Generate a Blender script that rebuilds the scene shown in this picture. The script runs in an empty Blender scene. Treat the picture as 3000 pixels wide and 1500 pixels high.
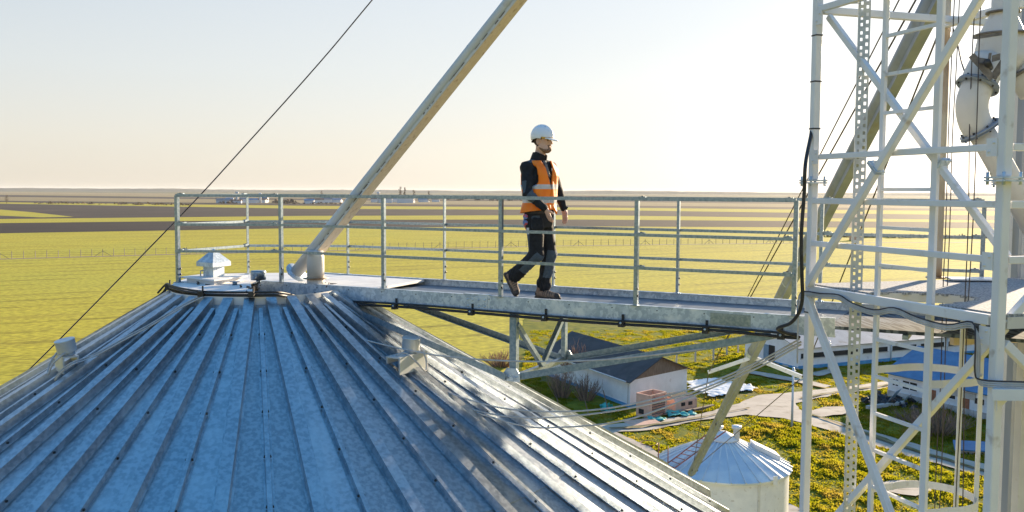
import bpy, math, random
import numpy as np
from mathutils import Vector, Matrix
random.seed(7)
RNG = np.random.default_rng(11)
S = bpy.context.scene
COL = S.collection
rad = math.radians
GZ = 20.0            # the camera's height over the ground; all design coordinates are relative to the camera

# ------------------------------------------------------------------ camera
FPX, PITCH, ROLL = 2737.93, 0.0689915, -0.005171
cam = bpy.data.objects.new('camera', bpy.data.cameras.new('camera'))
COL.objects.link(cam)
cam.data.sensor_width = 36.0
cam.data.lens = FPX / 3000.0 * 36.0
cam.data.clip_start = 0.05
cam.data.clip_end = 60000.0
cam.location = (0, 0, GZ)
cam.matrix_world = Matrix.Translation((0, 0, GZ)) @ Matrix.Rotation(rad(90) - PITCH, 4, 'X') @ Matrix.Rotation(-ROLL, 4, 'Z')
S.camera = cam

# ------------------------------------------------------------------ sky, sun, exposure
SUN_AZ, SUN_EL = 51.0, 12.0          # azimuth from +x towards +y (the camera looks along +y)
w = bpy.data.worlds.new('World'); S.world = w; w.use_nodes = True
nt = w.node_tree; nt.nodes.clear()
sky = nt.nodes.new('ShaderNodeTexSky'); sky.sky_type = 'NISHITA'; sky.sun_disc = False
sky.sun_elevation = rad(SUN_EL); sky.sun_rotation = rad(90 - SUN_AZ)
sky.altitude = 0; sky.air_density = 1.0; sky.dust_density = 1.0; sky.ozone_density = 2.0
def wn(t, **k):
    n = nt.nodes.new(t)
    for a, v in k.items(): setattr(n, a, v)
    return n
tcw = wn('ShaderNodeTexCoord'); sep = wn('ShaderNodeSeparateXYZ'); nt.links.new(tcw.outputs['Generated'], sep.inputs[0])
# hazy lower air: a pale band over the horizon, thinning into the clear blue sky above it
def sky_ramp(stops):
    r = wn('ShaderNodeValToRGB'); e = r.color_ramp.elements
    e[0].position, e[0].color = stops[0][0], stops[0][1] + (1,); e[1].position, e[1].color = stops[-1][0], stops[-1][1] + (1,)
    for p_, c_ in stops[1:-1]: x_ = e.new(p_); x_.color = c_ + (1,)
    nt.links.new(sep.outputs['Z'], r.inputs[0]); return r.outputs[0]
away = sky_ramp([(0, (.88, .78, .64)), (.05, (.86, .82, .72)), (.12, (.70, .77, .80)), (.19, (.49, .63, .74)), (.27, (.24, .50, .86)), (.42, (.07, .41, .95)), (1, (.05, .39, .93))])
toward = sky_ramp([(0, (.93, .84, .71)), (.05, (.93, .87, .77)), (.12, (.89, .90, .88)), (.22, (.80, .86, .92)), (.42, (.46, .63, .86)), (1, (.05, .40, .93))])
sdh = wn('ShaderNodeVectorMath', operation='DOT_PRODUCT'); sdh.inputs[1].default_value = (math.cos(rad(SUN_AZ)), math.sin(rad(SUN_AZ)), 0); nt.links.new(tcw.outputs['Generated'], sdh.inputs[0])
mrw = wn('ShaderNodeMapRange', interpolation_type='SMOOTHSTEP'); mrw.inputs['From Min'].default_value = -.5; mrw.inputs['From Max'].default_value = .9; nt.links.new(sdh.outputs['Value'], mrw.inputs[0])
mxw = wn('ShaderNodeMixRGB'); nt.links.new(mrw.outputs[0], mxw.inputs[0]); nt.links.new(away, mxw.inputs[1]); nt.links.new(toward, mxw.inputs[2])
ps = wn('ShaderNodeVectorMath', operation='SCALE'); nt.links.new(mxw.outputs[0], ps.inputs[0]); ps.inputs['Scale'].default_value = SKY_PALE = 2.6
hs = wn('ShaderNodeHueSaturation'); hs.inputs['Saturation'].default_value = 0.45; hs.inputs['Value'].default_value = 0.18
nt.links.new(sky.outputs[0], hs.inputs['Color'])
ad = wn('ShaderNodeVectorMath', operation='ADD'); nt.links.new(hs.outputs[0], ad.inputs[0]); nt.links.new(ps.outputs[0], ad.inputs[1])
bg = wn('ShaderNodeBackground'); bg.inputs['Strength'].default_value = 0.10
ow = wn('ShaderNodeOutputWorld')
nt.links.new(ad.outputs[0], bg.inputs['Color']); nt.links.new(bg.outputs[0], ow.inputs['Surface'])
sl = bpy.data.lights.new('sun', 'SUN'); sl.energy = 5.0; sl.angle = rad(0.6); sl.color = (1.0, 0.80, 0.56)
so = bpy.data.objects.new('sun', sl); COL.objects.link(so)
sdir = Vector((math.cos(rad(SUN_EL)) * math.cos(rad(SUN_AZ)), math.cos(rad(SUN_EL)) * math.sin(rad(SUN_AZ)), math.sin(rad(SUN_EL))))
so.rotation_euler = sdir.to_track_quat('Z', 'Y').to_euler(); so.location = (30, 40, 60)
S.view_settings.view_transform = 'Standard'; S.view_settings.look = 'None'
S.view_settings.exposure = 1.45; S.view_settings.gamma = 1.0
S.cycles.max_bounces = 8; S.cycles.volume_bounces = 1
S.cycles.use_denoising = True

# ------------------------------------------------------------------ geometry helpers (camera-relative coordinates)
_c, _s, _cr, _sr = math.cos(PITCH), math.sin(PITCH), math.cos(ROLL), math.sin(ROLL)
def ray(u, v):
    a, b = u - 1500, v - 750
    x = (a * _cr + b * _sr) / FPX; up = -(-a * _sr + b * _cr) / FPX
    return Vector((x, _c + up * _s, -_s + up * _c))
def on(u, v, z): r = ray(u, v); return r * (z / r.z)
def at(u, v, y): r = ray(u, v); return r * (y / r.y)
def V(*a): return Vector(a)
TH = -0.49166
WD = V(math.cos(TH), math.sin(TH), 0); WN = V(-WD.y, WD.x, 0)
WP = V(-2.8132, 11.3187, 0)
def W(a, b, z): return WP + WD * a + WN * b + V(0, 0, z)

class MB:
    def __init__(s): s.v = []; s.f = []; s.m = []; s.sm = []
    def add(s, vs, fs, mi=0, sm=False):
        o = len(s.v); s.v += [tuple(x) for x in vs]
        for f in fs: s.f.append(tuple(i + o for i in f)); s.m.append(mi); s.sm.append(sm)
    def hexa(s, c, mi=0):   # 8 corners: bottom loop then top loop
        s.add(c, [(3, 2, 1, 0), (4, 5, 6, 7), (0, 1, 5, 4), (1, 2, 6, 5), (2, 3, 7, 6), (3, 0, 4, 7)], mi)
    def box(s, c, ax, ay, az, mi=0):      # centre and three half-extent vectors
        c, ax, ay, az = map(Vector, (c, ax, ay, az))
        s.hexa([c - ax - ay - az, c + ax - ay - az, c + ax + ay - az, c - ax + ay - az,
                c - ax - ay + az, c + ax - ay + az, c + ax + ay + az, c - ax + ay + az], mi)
    def beam(s, p, q, wd, ht, side=None, mi=0):  # rectangular bar from p to q; side = direction of width
        p, q = Vector(p), Vector(q); d = (q - p).normalized()
        if side is None: side = d.cross(V(0, 0, 1)); side = side if side.length > 1e-3 else V(1, 0, 0)
        side = (Vector(side) - d * Vector(side).dot(d)).normalized(); up = side.cross(d)
        s.box((p + q) / 2, d * ((q - p).length / 2), side * wd / 2, up * ht / 2, mi)
    def angle(s, p, q, leg, t, side, up, mi=0):   # L-profile
        p, q = Vector(p), Vector(q); d = (q - p).normalized(); side = Vector(side); up = Vector(up)
        h = d * ((q - p).length / 2); c = (p + q) / 2
        s.box(c + side * leg / 2, h, side * leg / 2, up * t / 2, mi)
        s.box(c + up * (leg / 2 + t / 2), h, side * t / 2, up * leg / 2, mi)
    def tube(s, pts, r, n=8, mi=0, caps=True, closed=False):
        pts = [Vector(p) for p in pts]; N = len(pts); rr = r if isinstance(r, (list, tuple)) else [r] * N
        vs = []; prev = None
        for i, p in enumerate(pts):
            d = (pts[(i + 1) % N] - pts[i - 1]) if closed else (pts[min(i + 1, N - 1)] - pts[max(i - 1, 0)])
            d.normalize()
            if prev is None:
                a = d.cross(V(0, 0, 1)); a = a if a.length > 1e-3 else V(1, 0, 0)
            else: a = prev - d * prev.dot(d)
            a.normalize(); prev = a; b = d.cross(a)
            for k in range(n):
                t = 2 * math.pi * k / n; vs.append(p + (a * math.cos(t) + b * math.sin(t)) * rr[i])
        fs = []
        for i in range(N if closed else N - 1):
            j = (i + 1) % N
            for k in range(n):
                k2 = (k + 1) % n; fs.append((i * n + k, i * n + k2, j * n + k2, j * n + k))
        if caps and not closed: fs += [tuple(range(n - 1, -1, -1)), tuple((N - 1) * n + k for k in range(n))]
        s.add(vs, fs, mi, n > 5)
    def lathe(s, c, prof, n=32, mi=0, ax=None, caps=True, sm=True):   # prof: (r, z) list
        c = Vector(c); ax = Vector(ax).normalized() if ax else V(0, 0, 1)
        a = ax.cross(V(0, 1, 0)); a = a if a.length > 1e-3 else V(1, 0, 0); a.normalize(); b = ax.cross(a)
        vs = []
        for r, z in prof:
            for k in range(n):
                t = 2 * math.pi * k / n; vs.append(c + ax * z + (a * math.cos(t) + b * math.sin(t)) * r)
        fs = []
        for i in range(len(prof) - 1):
            for k in range(n):
                k2 = (k + 1) % n; fs.append((i * n + k, i * n + k2, (i + 1) * n + k2, (i + 1) * n + k))
        if caps: fs += [tuple(range(n - 1, -1, -1)), tuple((len(prof) - 1) * n + k for k in range(n))]
        s.add(vs, fs, mi, sm)
    def prism(s, pts, z0, z1, mi=0):    # polygon (counter-clockwise seen from above) extruded in z
        n = len(pts); vs = [(p[0], p[1], z0) for p in pts] + [(p[0], p[1], z1) for p in pts]
        fs = [tuple(range(n - 1, -1, -1)), tuple(range(n, 2 * n))] + [(i, (i + 1) % n, n + (i + 1) % n, n + i) for i in range(n)]
        s.add(vs, fs, mi)
    def slab(s, pts, th, mi=0):    # general planar polygon given thickness along its normal (downwards)
        pts = [Vector(p) for p in pts]; n = len(pts); nm = (pts[1] - pts[0]).cross(pts[2] - pts[1]).normalized()
        vs = pts + [p - nm * th for p in pts]
        s.add(vs, [tuple(range(n)), tuple(range(2 * n - 1, n - 1, -1))] + [(i, n + i, n + (i + 1) % n, (i + 1) % n) for i in range(n)], mi)
    def build(s, name, mats, parent=None, origin=None, bevel=0):
        me = bpy.data.meshes.new(name)
        if parent is not None: o = root_loc(parent)
        elif origin is not None: o = Vector(origin) + V(0, 0, GZ)
        else:
            a = np.array(s.v); o = V((a[:, 0].min() + a[:, 0].max()) / 2, (a[:, 1].min() + a[:, 1].max()) / 2, a[:, 2].min() + GZ)
        off = np.array([-o.x, -o.y, GZ - o.z])
        me.from_pydata((np.array(s.v) + off).tolist(), [], s.f)
        mats = mats if isinstance(mats, (list, tuple)) else [mats]
        for m in mats: me.materials.append(m)
        me.polygons.foreach_set('material_index', s.m)
        me.polygons.foreach_set('use_smooth', s.sm)
        me.update()
        ob = bpy.data.objects.new(name, me); COL.objects.link(ob)
        if parent is not None: ob.parent = parent
        else: ob.location = o
        if bevel:
            b = ob.modifiers.new('bevel', 'BEVEL'); b.width = bevel; b.segments = 1; b.limit_method = 'ANGLE'; b.angle_limit = rad(50)
        return ob
def root_loc(o):
    l = V(0, 0, 0)
    while o is not None: l = l + o.location; o = o.parent
    return l
def tag(o, label=None, cat=None, group=None, kind=None):
    if label: o['label'] = label
    if cat: o['category'] = cat
    if group: o['group'] = group
    if kind: o['kind'] = kind
    return o
def thing(name, label, cat, loc, group=None):
    o = bpy.data.objects.new(name, None); COL.objects.link(o)
    o.location = Vector(loc) + V(0, 0, GZ); o.empty_display_size = 0.2
    return tag(o, label, cat, group)
def dup(o, parent=None):
    c = o.copy(); COL.objects.link(c); c.parent = parent
    return c
def dup_tree(o, parent=None):
    c = dup(o, parent)
    for ch in list(o.children): dup_tree(ch, c)
    return c
def curve_pts(ctrl, n=40):     # Catmull-Rom through control points
    P = [Vector(p) for p in ctrl]; P = [P[0] * 2 - P[1]] + P + [P[-1] * 2 - P[-2]]; out = []
    segs = len(P) - 3; per = max(2, n // segs)
    for i in range(segs):
        a, b, c, d = P[i:i + 4]
        for k in range(per):
            t = k / per; out.append(0.5 * ((2 * b) + (c - a) * t + (2 * a - 5 * b + 4 * c - d) * t * t + (3 * b - a - 3 * c + d) * t ** 3))
    out.append(P[-2]); return out

# ------------------------------------------------------------------ materials
def hexc(h):
    h = h.lstrip('#'); f = lambda c: c / 12.92 if c <= .04045 else ((c + .055) / 1.055) ** 2.4
    return tuple(f(int(h[i:i + 2], 16) / 255) for i in (0, 2, 4)) + (1,)
def mat(name, c1, c2=None, scale=6.0, rough=0.6, metal=0.0, detail=6.0, bump=0.0, bscale=None, lo=.35, hi=.65, c3=None, s3=1.5, lo3=.55, hi3=.7,
        stretch=(1, 1, 1), rvar=0.0, spec=0.5, kind='noise', coat=0.0):
    m = bpy.data.materials.new(name); m.use_nodes = True; nt = m.node_tree; nd = nt.nodes; L = nt.links.new
    b = nd['Principled BSDF']; b.inputs['Roughness'].default_value = rough; b.inputs['Metallic'].default_value = metal
    b.inputs['Specular IOR Level'].default_value = spec; b.inputs['Coat Weight'].default_value = coat
    c1 = tuple(c1) + ((1,) if len(c1) == 3 else ()); c2 = c2 and tuple(c2) + ((1,) if len(c2) == 3 else ())
    b.inputs['Base Color'].default_value = c1
    tc = nd.new('ShaderNodeTexCoord'); mp = nd.new('ShaderNodeMapping'); mp.inputs['Scale'].default_value = stretch
    L(tc.outputs['Object'], mp.inputs['Vector'])
    col = None
    if c2:
        if kind == 'voronoi':
            n = nd.new('ShaderNodeTexVoronoi'); n.inputs['Scale'].default_value = scale; o = n.outputs['Color']
            nw = nd.new('ShaderNodeTexNoise'); nw.inputs['Scale'].default_value = scale * .8; nw.inputs['Detail'].default_value = 4
            ad = nd.new('ShaderNodeVectorMath'); ad.operation = 'MULTIPLY_ADD'; ad.inputs[1].default_value = (.12,) * 3
            L(mp.outputs[0], nw.inputs['Vector']); L(nw.outputs['Color'], ad.inputs[0]); L(mp.outputs[0], ad.inputs[2]); L(ad.outputs[0], n.inputs['Vector'])
            bw = nd.new('ShaderNodeRGBToBW'); L(o, bw.inputs[0]); o = bw.outputs[0]
        else:
            n = nd.new('ShaderNodeTexNoise'); n.inputs['Scale'].default_value = scale; n.inputs['Detail'].default_value = detail; o = n.outputs[0]
            L(mp.outputs[0], n.inputs['Vector'])
        r = nd.new('ShaderNodeValToRGB'); r.color_ramp.elements[0].position = lo; r.color_ramp.elements[1].position = hi
        r.color_ramp.elements[0].color = c1; r.color_ramp.elements[1].color = c2
        L(o, r.inputs[0]); col = r.outputs[0]
        if rvar:
            mr = nd.new('ShaderNodeMapRange'); mr.inputs['To Min'].default_value = rough - rvar; mr.inputs['To Max'].default_value = rough + rvar
            L(o, mr.inputs[0]); L(mr.outputs[0], b.inputs['Roughness'])
    if c3:
        c3 = tuple(c3) + ((1,) if len(c3) == 3 else ())
        n3 = nd.new('ShaderNodeTexNoise'); n3.inputs['Scale'].default_value = s3; n3.inputs['Detail'].default_value = 8; L(mp.outputs[0], n3.inputs['Vector'])
        r3 = nd.new('ShaderNodeValToRGB'); r3.color_ramp.elements[0].position = lo3; r3.color_ramp.elements[1].position = hi3
        L(n3.outputs[0], r3.inputs[0])
        mx = nd.new('ShaderNodeMixRGB'); L(r3.outputs[0], mx.inputs[0])
        if col: L(col, mx.inputs[1])
        else: mx.inputs[1].default_value = c1
        mx.inputs[2].default_value = c3; col = mx.outputs[0]
    if col: L(col, b.inputs['Base Color'])
    if bump:
        nb = nd.new('ShaderNodeTexNoise'); nb.inputs['Scale'].default_value = bscale or scale * 3; nb.inputs['Detail'].default_value = 5
        L(mp.outputs[0], nb.inputs['Vector'])
        bp = nd.new('ShaderNodeBump'); bp.inputs['Strength'].default_value = bump; bp.inputs['Distance'].default_value = .02
        L(nb.outputs[0], bp.inputs['Height']); L(bp.outputs[0], b.inputs['Normal'])
    return m
M = {}
M['roof'] = mat('galvanised roof sheet', (.35, .385, .42), (.48, .515, .545), 22, .34, .90, lo=.42, hi=.58, c3=(.60, .62, .63), s3=2.6, lo3=.56, hi3=.8, bump=.012, bscale=40, rvar=.04, detail=4)
M['roof_b'] = mat('galvanised roof sheet, paler', (.40, .435, .465), (.53, .56, .59), 20, .36, .88, lo=.42, hi=.58, c3=(.62, .64, .65), s3=2.2, lo3=.5, hi3=.75, bump=.012, bscale=40, rvar=.04, detail=4)
M['roof_c'] = mat('galvanised roof sheet, duller', (.32, .35, .38), (.45, .48, .505), 24, .38, .86, lo=.42, hi=.58, c3=(.42, .43, .43), s3=1.6, lo3=.58, hi3=.8, bump=.012, bscale=40, rvar=.04, detail=5)
M['galv'] = mat('galvanised beam', (.38, .46, .54), (.58, .66, .73), 26, .42, .35, kind='voronoi', lo=.3, hi=.7, c3=(.70, .75, .78), s3=6, lo3=.56, hi3=.7, bump=.03, bscale=60)
M['rail'] = mat('galvanised rail', (.20, .27, .34), (.34, .41, .48), 40, .36, .7, lo=.35, hi=.65)
M['rail2'] = mat('vent sheet metal', (.50, .53, .55), (.62, .64, .65), 6, .35, .3)
M['tie'] = mat('galvanised tie bar', (.18, .26, .33), (.28, .36, .43), 30, .45, .6, lo=.4, hi=.6)
M['deck'] = mat('painted deck plate', (.74, .73, .71), (.62, .61, .60), 4, .6, .1, lo=.45, hi=.7, c3=(.30, .27, .24), s3=7, lo3=.66, hi3=.8)
M['cream'] = mat('cream painted spout', (.55, .54, .52), (.62, .61, .58), 3, .45, .0, c3=(.40, .33, .25), s3=6, lo3=.62, hi3=.85)
M['sunlit_rustcream'] = mat('rust streaked cream tinted as sunlit', (.62, .50, .36), (.70, .60, .46), 3, .55, .0, stretch=(6, 6, .6), c3=(.34, .20, .09), s3=3, lo3=.55, hi3=.8)  # tan base has warm sunlight painted in; the brown streaks are rust
M['white'] = mat('white painted steel', (.68, .685, .70), (.76, .76, .765), 3, .42, .0, c3=(.34, .27, .20), s3=7, lo3=.62, hi3=.80)
M['dirty'] = mat('weathered spout', (.19, .23, .29), (.27, .31, .37), 2.5, .42, .2, c3=(.20, .20, .18), s3=3, lo3=.55, hi3=.8, stretch=(1, 1, .3))
M['black'] = mat('black rubber', (.012, .012, .015), (.03, .03, .033), 30, .5, .0)
M['steel'] = mat('dark steel flange', (.12, .11, .10), (.22, .2, .18), 20, .5, .6)
M['bolt'] = mat('dark bolt', (.02, .02, .02), (.06, .06, .06), 20, .5, .3)
M['wire'] = mat('light grey cable', (.42, .41, .40), (.52, .51, .5), 12, .6)
M['dwire'] = mat('dark steel wire', (.05, .04, .045), (.1, .09, .09), 12, .5, .5)
M['tray'] = mat('galvanised cable tray', (.42, .45, .47), (.56, .58, .58), 16, .45, .4)
M['rust'] = mat('rusted pole', (.58, .5, .38), (.30, .16, .07), 2.2, .6, .1, lo=.45, hi=.62, stretch=(1, 1, .5), detail=8)
M['wash'] = mat('whitewashed wall', (.80, .81, .83), (.72, .73, .75), 1.2, .8, c3=(.40, .37, .35), s3=.9, lo3=.66, hi3=.82, bump=.2, bscale=5)
M['plinth'] = mat('blue painted plinth', (.05, .24, .48), (.08, .32, .58), 2, .7)
M['wood'] = mat('weathered boards', (.22, .17, .13), (.12, .09, .07), 4, .8, stretch=(4, 4, .4))
M['asph'] = mat('dark roofing felt', (.028, .031, .037), (.05, .053, .06), .8, .75, c3=(.11, .11, .11), s3=1.6, lo3=.62, hi3=.8, bump=.4, bscale=4)
M['blueroof'] = mat('blue roof sheet', (.03, .14, .29), (.05, .20, .37), 1, .5, .1)
M['pink'] = mat('faded pink casing', (.74, .46, .34), (.62, .37, .27), 1.5, .7, c3=(.3, .2, .15), s3=3, lo3=.62, hi3=.75)
M['hole'] = mat('dark opening', (.012, .012, .013), (.02, .02, .02), 4, .8)
M['tarp'] = mat('teal tarpaulin', (.02, .32, .30), (.04, .42, .38), 3, .5)
M['plastic'] = mat('white plastic sheeting', (.75, .77, .80), (.66, .68, .7), 3, .35, bump=.5, bscale=4)
M['red'] = mat('red oxide ladder', (.22, .06, .05), (.3, .09, .07), 5, .6)
M['bark'] = mat('bark', (.10, .075, .06), (.16, .12, .09), 6, .9)
M['twig'] = mat('bare twigs', (.20, .14, .11), (.30, .2, .14), 3, .9)
M['concrete'] = mat('concrete', (.46, .43, .40), (.54, .51, .47), 1.5, .85, c3=(.34, .31, .28), s3=.6, lo3=.55, hi3=.7)
M['farwall'] = mat('pale town walls', (.62, .62, .64), (.72, .72, .72), .1, .8)
M['farroof'] = mat('town roofs', (.30, .24, .22), (.26, .28, .33), .05, .8)
M['brick'] = mat('exposed red brick', (.28, .10, .05), (.36, .15, .08), 6, .85)
# ------------------------------------------------------------------ the setting: ground, fields, yard, roads, hills
def vnoise(x, y, seed):
    r = np.random.default_rng(seed).random((256, 256)); xi = np.floor(x).astype(int); yi = np.floor(y).astype(int)
    fx = x - xi; fy = y - yi; fx = fx * fx * (3 - 2 * fx); fy = fy * fy * (3 - 2 * fy)
    g = lambda a, b: r[a % 256, b % 256]
    return (g(xi, yi) * (1 - fx) + g(xi + 1, yi) * fx) * (1 - fy) + (g(xi, yi + 1) * (1 - fx) + g(xi + 1, yi + 1) * fx) * fy
def fbm(x, y, seed, o=4):
    a = 0; amp = .5
    for i in range(o): a = a + amp * vnoise(x * 2 ** i + 17 * i, y * 2 ** i + 31 * i, seed + i); amp *= .5
    return a
def field_mat(name, c1, c2, c3, rot=29, across=.12, along=.006, fine=1.2, rough=.9):
    m = bpy.data.materials.new(name); m.use_nodes = True; nt = m.node_tree; nd = nt.nodes; L = nt.links.new
    b = nd['Principled BSDF']; b.inputs['Roughness'].default_value = rough; b.inputs['Specular IOR Level'].default_value = .15
    tc = nd.new('ShaderNodeTexCoord'); mp = nd.new('ShaderNodeMapping'); mp.inputs['Rotation'].default_value = (0, 0, rad(-rot)); mp.inputs['Scale'].default_value = (1, 1, 1)
    L(tc.outputs['Object'], mp.inputs[0])
    sc = nd.new('ShaderNodeMapping'); sc.inputs['Scale'].default_value = (along, across, 1); L(mp.outputs[0], sc.inputs[0])
    n1 = nd.new('ShaderNodeTexNoise'); n1.inputs['Scale'].default_value = 1; n1.inputs['Detail'].default_value = 7; n1.inputs['Roughness'].default_value = .62; L(sc.outputs[0], n1.inputs[0])
    n2 = nd.new('ShaderNodeTexNoise'); n2.inputs['Scale'].default_value = fine * .8; n2.inputs['Detail'].default_value = 8; L(tc.outputs['Object'], n2.inputs[0])
    n3 = nd.new('ShaderNodeTexNoise'); n3.inputs['Scale'].default_value = .012; n3.inputs['Detail'].default_value = 3; L(tc.outputs['Object'], n3.inputs[0])
    r1 = nd.new('ShaderNodeValToRGB'); e = r1.color_ramp.elements; e[0].position = .36; e[1].position = .52; e[0].color = c3 + (1,); e[1].color = c1 + (1,)
    L(n1.outputs[0], r1.inputs[0])
    r2 = nd.new('ShaderNodeValToRGB'); r2.color_ramp.elements[0].position = .45; r2.color_ramp.elements[1].position = .7; L(n3.outputs[0], r2.inputs[0])
    m1 = nd.new('ShaderNodeMixRGB'); L(r2.outputs[0], m1.inputs[0]); L(r1.outputs[0], m1.inputs[1]); m1.inputs[2].default_value = c2 + (1,)
    r3 = nd.new('ShaderNodeMapRange'); r3.inputs['From Min'].default_value = .3; r3.inputs['From Max'].default_value = .7; r3.inputs['To Min'].default_value = .66; r3.inputs['To Max'].default_value = 1.32; L(n2.outputs[0], r3.inputs[0])
    m2 = nd.new('ShaderNodeVectorMath'); m2.operation = 'SCALE'; L(m1.outputs[0], m2.inputs[0]); L(r3.outputs[0], m2.inputs['Scale'])
    wv = nd.new('ShaderNodeTexWave'); wv.bands_direction = 'Y'; wv.inputs['Scale'].default_value = .030; wv.inputs['Distortion'].default_value = .45; wv.inputs['Detail'].default_value = 2; wv.inputs['Detail Scale'].default_value = .4; L(mp.outputs[0], wv.inputs[0])
    wr = nd.new('ShaderNodeMapRange'); wr.inputs['From Max'].default_value = .16; wr.inputs['To Min'].default_value = .60; wr.inputs['To Max'].default_value = 1; L(wv.outputs['Fac'], wr.inputs[0])
    n5 = nd.new('ShaderNodeTexNoise'); n5.inputs['Scale'].default_value = .05; L(tc.outputs['Object'], n5.inputs[0])
    wm_ = nd.new('ShaderNodeMapRange'); wm_.inputs['From Min'].default_value = .4; wm_.inputs['From Max'].default_value = .6; L(n5.outputs[0], wm_.inputs[0])
    mxa = nd.new('ShaderNodeMix'); mxa.inputs[2].default_value = 1; L(wm_.outputs[0], mxa.inputs[0]); L(wr.outputs[0], mxa.inputs[3])
    m3 = nd.new('ShaderNodeVectorMath'); m3.operation = 'SCALE'; L(m2.outputs[0], m3.inputs[0]); L(mxa.outputs[0], m3.inputs['Scale'])
    wv2 = nd.new('ShaderNodeTexWave'); wv2.bands_direction = 'Y'; wv2.inputs['Scale'].default_value = .22; wv2.inputs['Distortion'].default_value = 1.0; wv2.inputs['Detail'].default_value = 3; wv2.inputs['Detail Scale'].default_value = .6; L(mp.outputs[0], wv2.inputs[0])
    wr2 = nd.new('ShaderNodeMapRange'); wr2.inputs['To Min'].default_value = .90; wr2.inputs['To Max'].default_value = 1.06; L(wv2.outputs['Fac'], wr2.inputs[0])
    m4 = nd.new('ShaderNodeVectorMath'); m4.operation = 'SCALE'; L(m3.outputs[0], m4.inputs[0]); L(wr2.outputs[0], m4.inputs['Scale'])
    L(m4.outputs[0], b.inputs['Base Color'])
    return m
G1, G2, G3 = (.475, .39, .038), (.43, .38, .045), (.39, .31, .034)
M['wheat'] = field_mat('young wheat', G1, G2, G3)
M['plough'] = field_mat('ploughed soil', (.034, .025, .022), (.044, .032, .027), (.026, .019, .016), across=.3)
M['brownf'] = field_mat('harrowed soil', (.060, .045, .038), (.08, .06, .048), (.045, .034, .029), across=.1)
M['tan'] = field_mat('dry stubble', (.33, .25, .13), (.27, .22, .11), (.2, .15, .08), across=.05)
M['farmix'] = field_mat('far farmland', (.16, .15, .07), (.09, .075, .06), (.10, .11, .05), across=.004, along=.0006)
M['verge'] = mat('dry verge', (.22, .15, .09), (.30, .22, .10), .4, .9)
E0 = -20.0
m = MB(); R_ = 26000
m.add([(-R_, -3000, E0), (R_, -3000, E0), (R_, 24000, E0), (-R_, 24000, E0)], [(0, 1, 2, 3)])
tag(m.build('ground', M['wheat'], origin=(0, 0, E0)), kind='structure')
US = (-500, 0, 900, 1700, 2700, 3500)
def ext(v): a, b, c, d = v; return (a + (a - b) / 900 * 500, a, b, c, d, d + (d - c) / 1000 * 800)
BANDS = [(699, 674, 661, 655), (669, 650, 641, 638), (657, 638.5, 628, 630), (612, 618, 612.5, 616), (608, 609, 605.5, 604.5), (603.5, 603, 599, 598),
         (592, 593, 588, 590), (586.5, 588, 584, 585), (577.5, 576.5, 573, 570.5)]
KIND = [('ploughed_field', 'plough'), ('green_field', 'wheat'), ('harrowed_field', 'brownf'), ('green_field', 'wheat'), ('harrowed_field', 'brownf'), ('stubble_field', 'tan'),
        ('harrowed_field', 'brownf'), ('green_field', 'tan'), ('farmland', 'farmix')]
for i, (nm, mk) in enumerate(KIND):
    lo = ext(BANDS[i]); top = ext(BANDS[i + 1]) if i + 1 < len(BANDS) else None
    z = E0 + .03 * (i + 1); m = MB()
    a = [on(u, v, z) for u, v in zip(US, lo)]
    b = [on(u, v, z) for u, v in zip(US, top)] if top else [V(p.x * 7, p.y * 7 + 2000, z) for p in a]
    n = len(US); m.add(a + b, [(k, k + 1, n + k + 1, n + k) for k in range(n - 1)])
    tag(m.build(nm, M[mk], origin=(0, 0, z)), kind='structure')
m = MB(); z = E0 + .15; m.add([on(*p, z) for p in ((-60, 645), (118, 651), (215, 648.5), (90, 636), (-60, 625))], [(0, 1, 2, 3, 4)])
tag(m.build('green_field', M['wheat'], origin=(0, 0, z)), kind='structure')
m = MB(); z = E0 + .02      # verge along the field fence
FL = [on(u, v, E0) for u, v in ((-300, 787), (0, 775), (500, 756), (1000, 739), (1650, 719), (2350, 703), (3300, 690))]
q = []; 
for i, p in enumerate(FL):
    d = (FL[min(i + 1, 6)] - FL[max(i - 1, 0)]).normalized(); s = V(-d.y, d.x, 0); q += [p - s * 1.8 + V(0, 0, .02), p + s * 2.2 + V(0, 0, .02)]
m.add(q, [(2 * i, 2 * i + 2, 2 * i + 3, 2 * i + 1) for i in range(6)])
tag(m.build('verge', M['verge'], origin=(0, 0, z)), kind='structure')
# low wooded rise on the horizon
m = MB(); n = 400; xs = np.linspace(-9000, 9000, n); hh = 12 + 26 * fbm(xs / 900 + 40, xs * 0, 3) + 9 * fbm(xs / 60 + 40, xs * 0, 5, 3); vs = []
for x, h in zip(xs, hh): vs += [(x, 9000, E0 - .5), (x, 9150, E0 + h * .8), (x, 9600, E0 + h), (x, 10400, E0 - .5)]
m.add(vs, [(4 * i + k, 4 * i + 4 + k, 4 * i + 5 + k, 4 * i + 1 + k) for i in range(n - 1) for k in range(3)])
M['hill'] = mat('wooded rise', (.045, .05, .03), (.08, .075, .045), .01, .95)
tag(m.build('hills', M['hill'], origin=(0, 9700, E0)), kind='structure')
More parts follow.
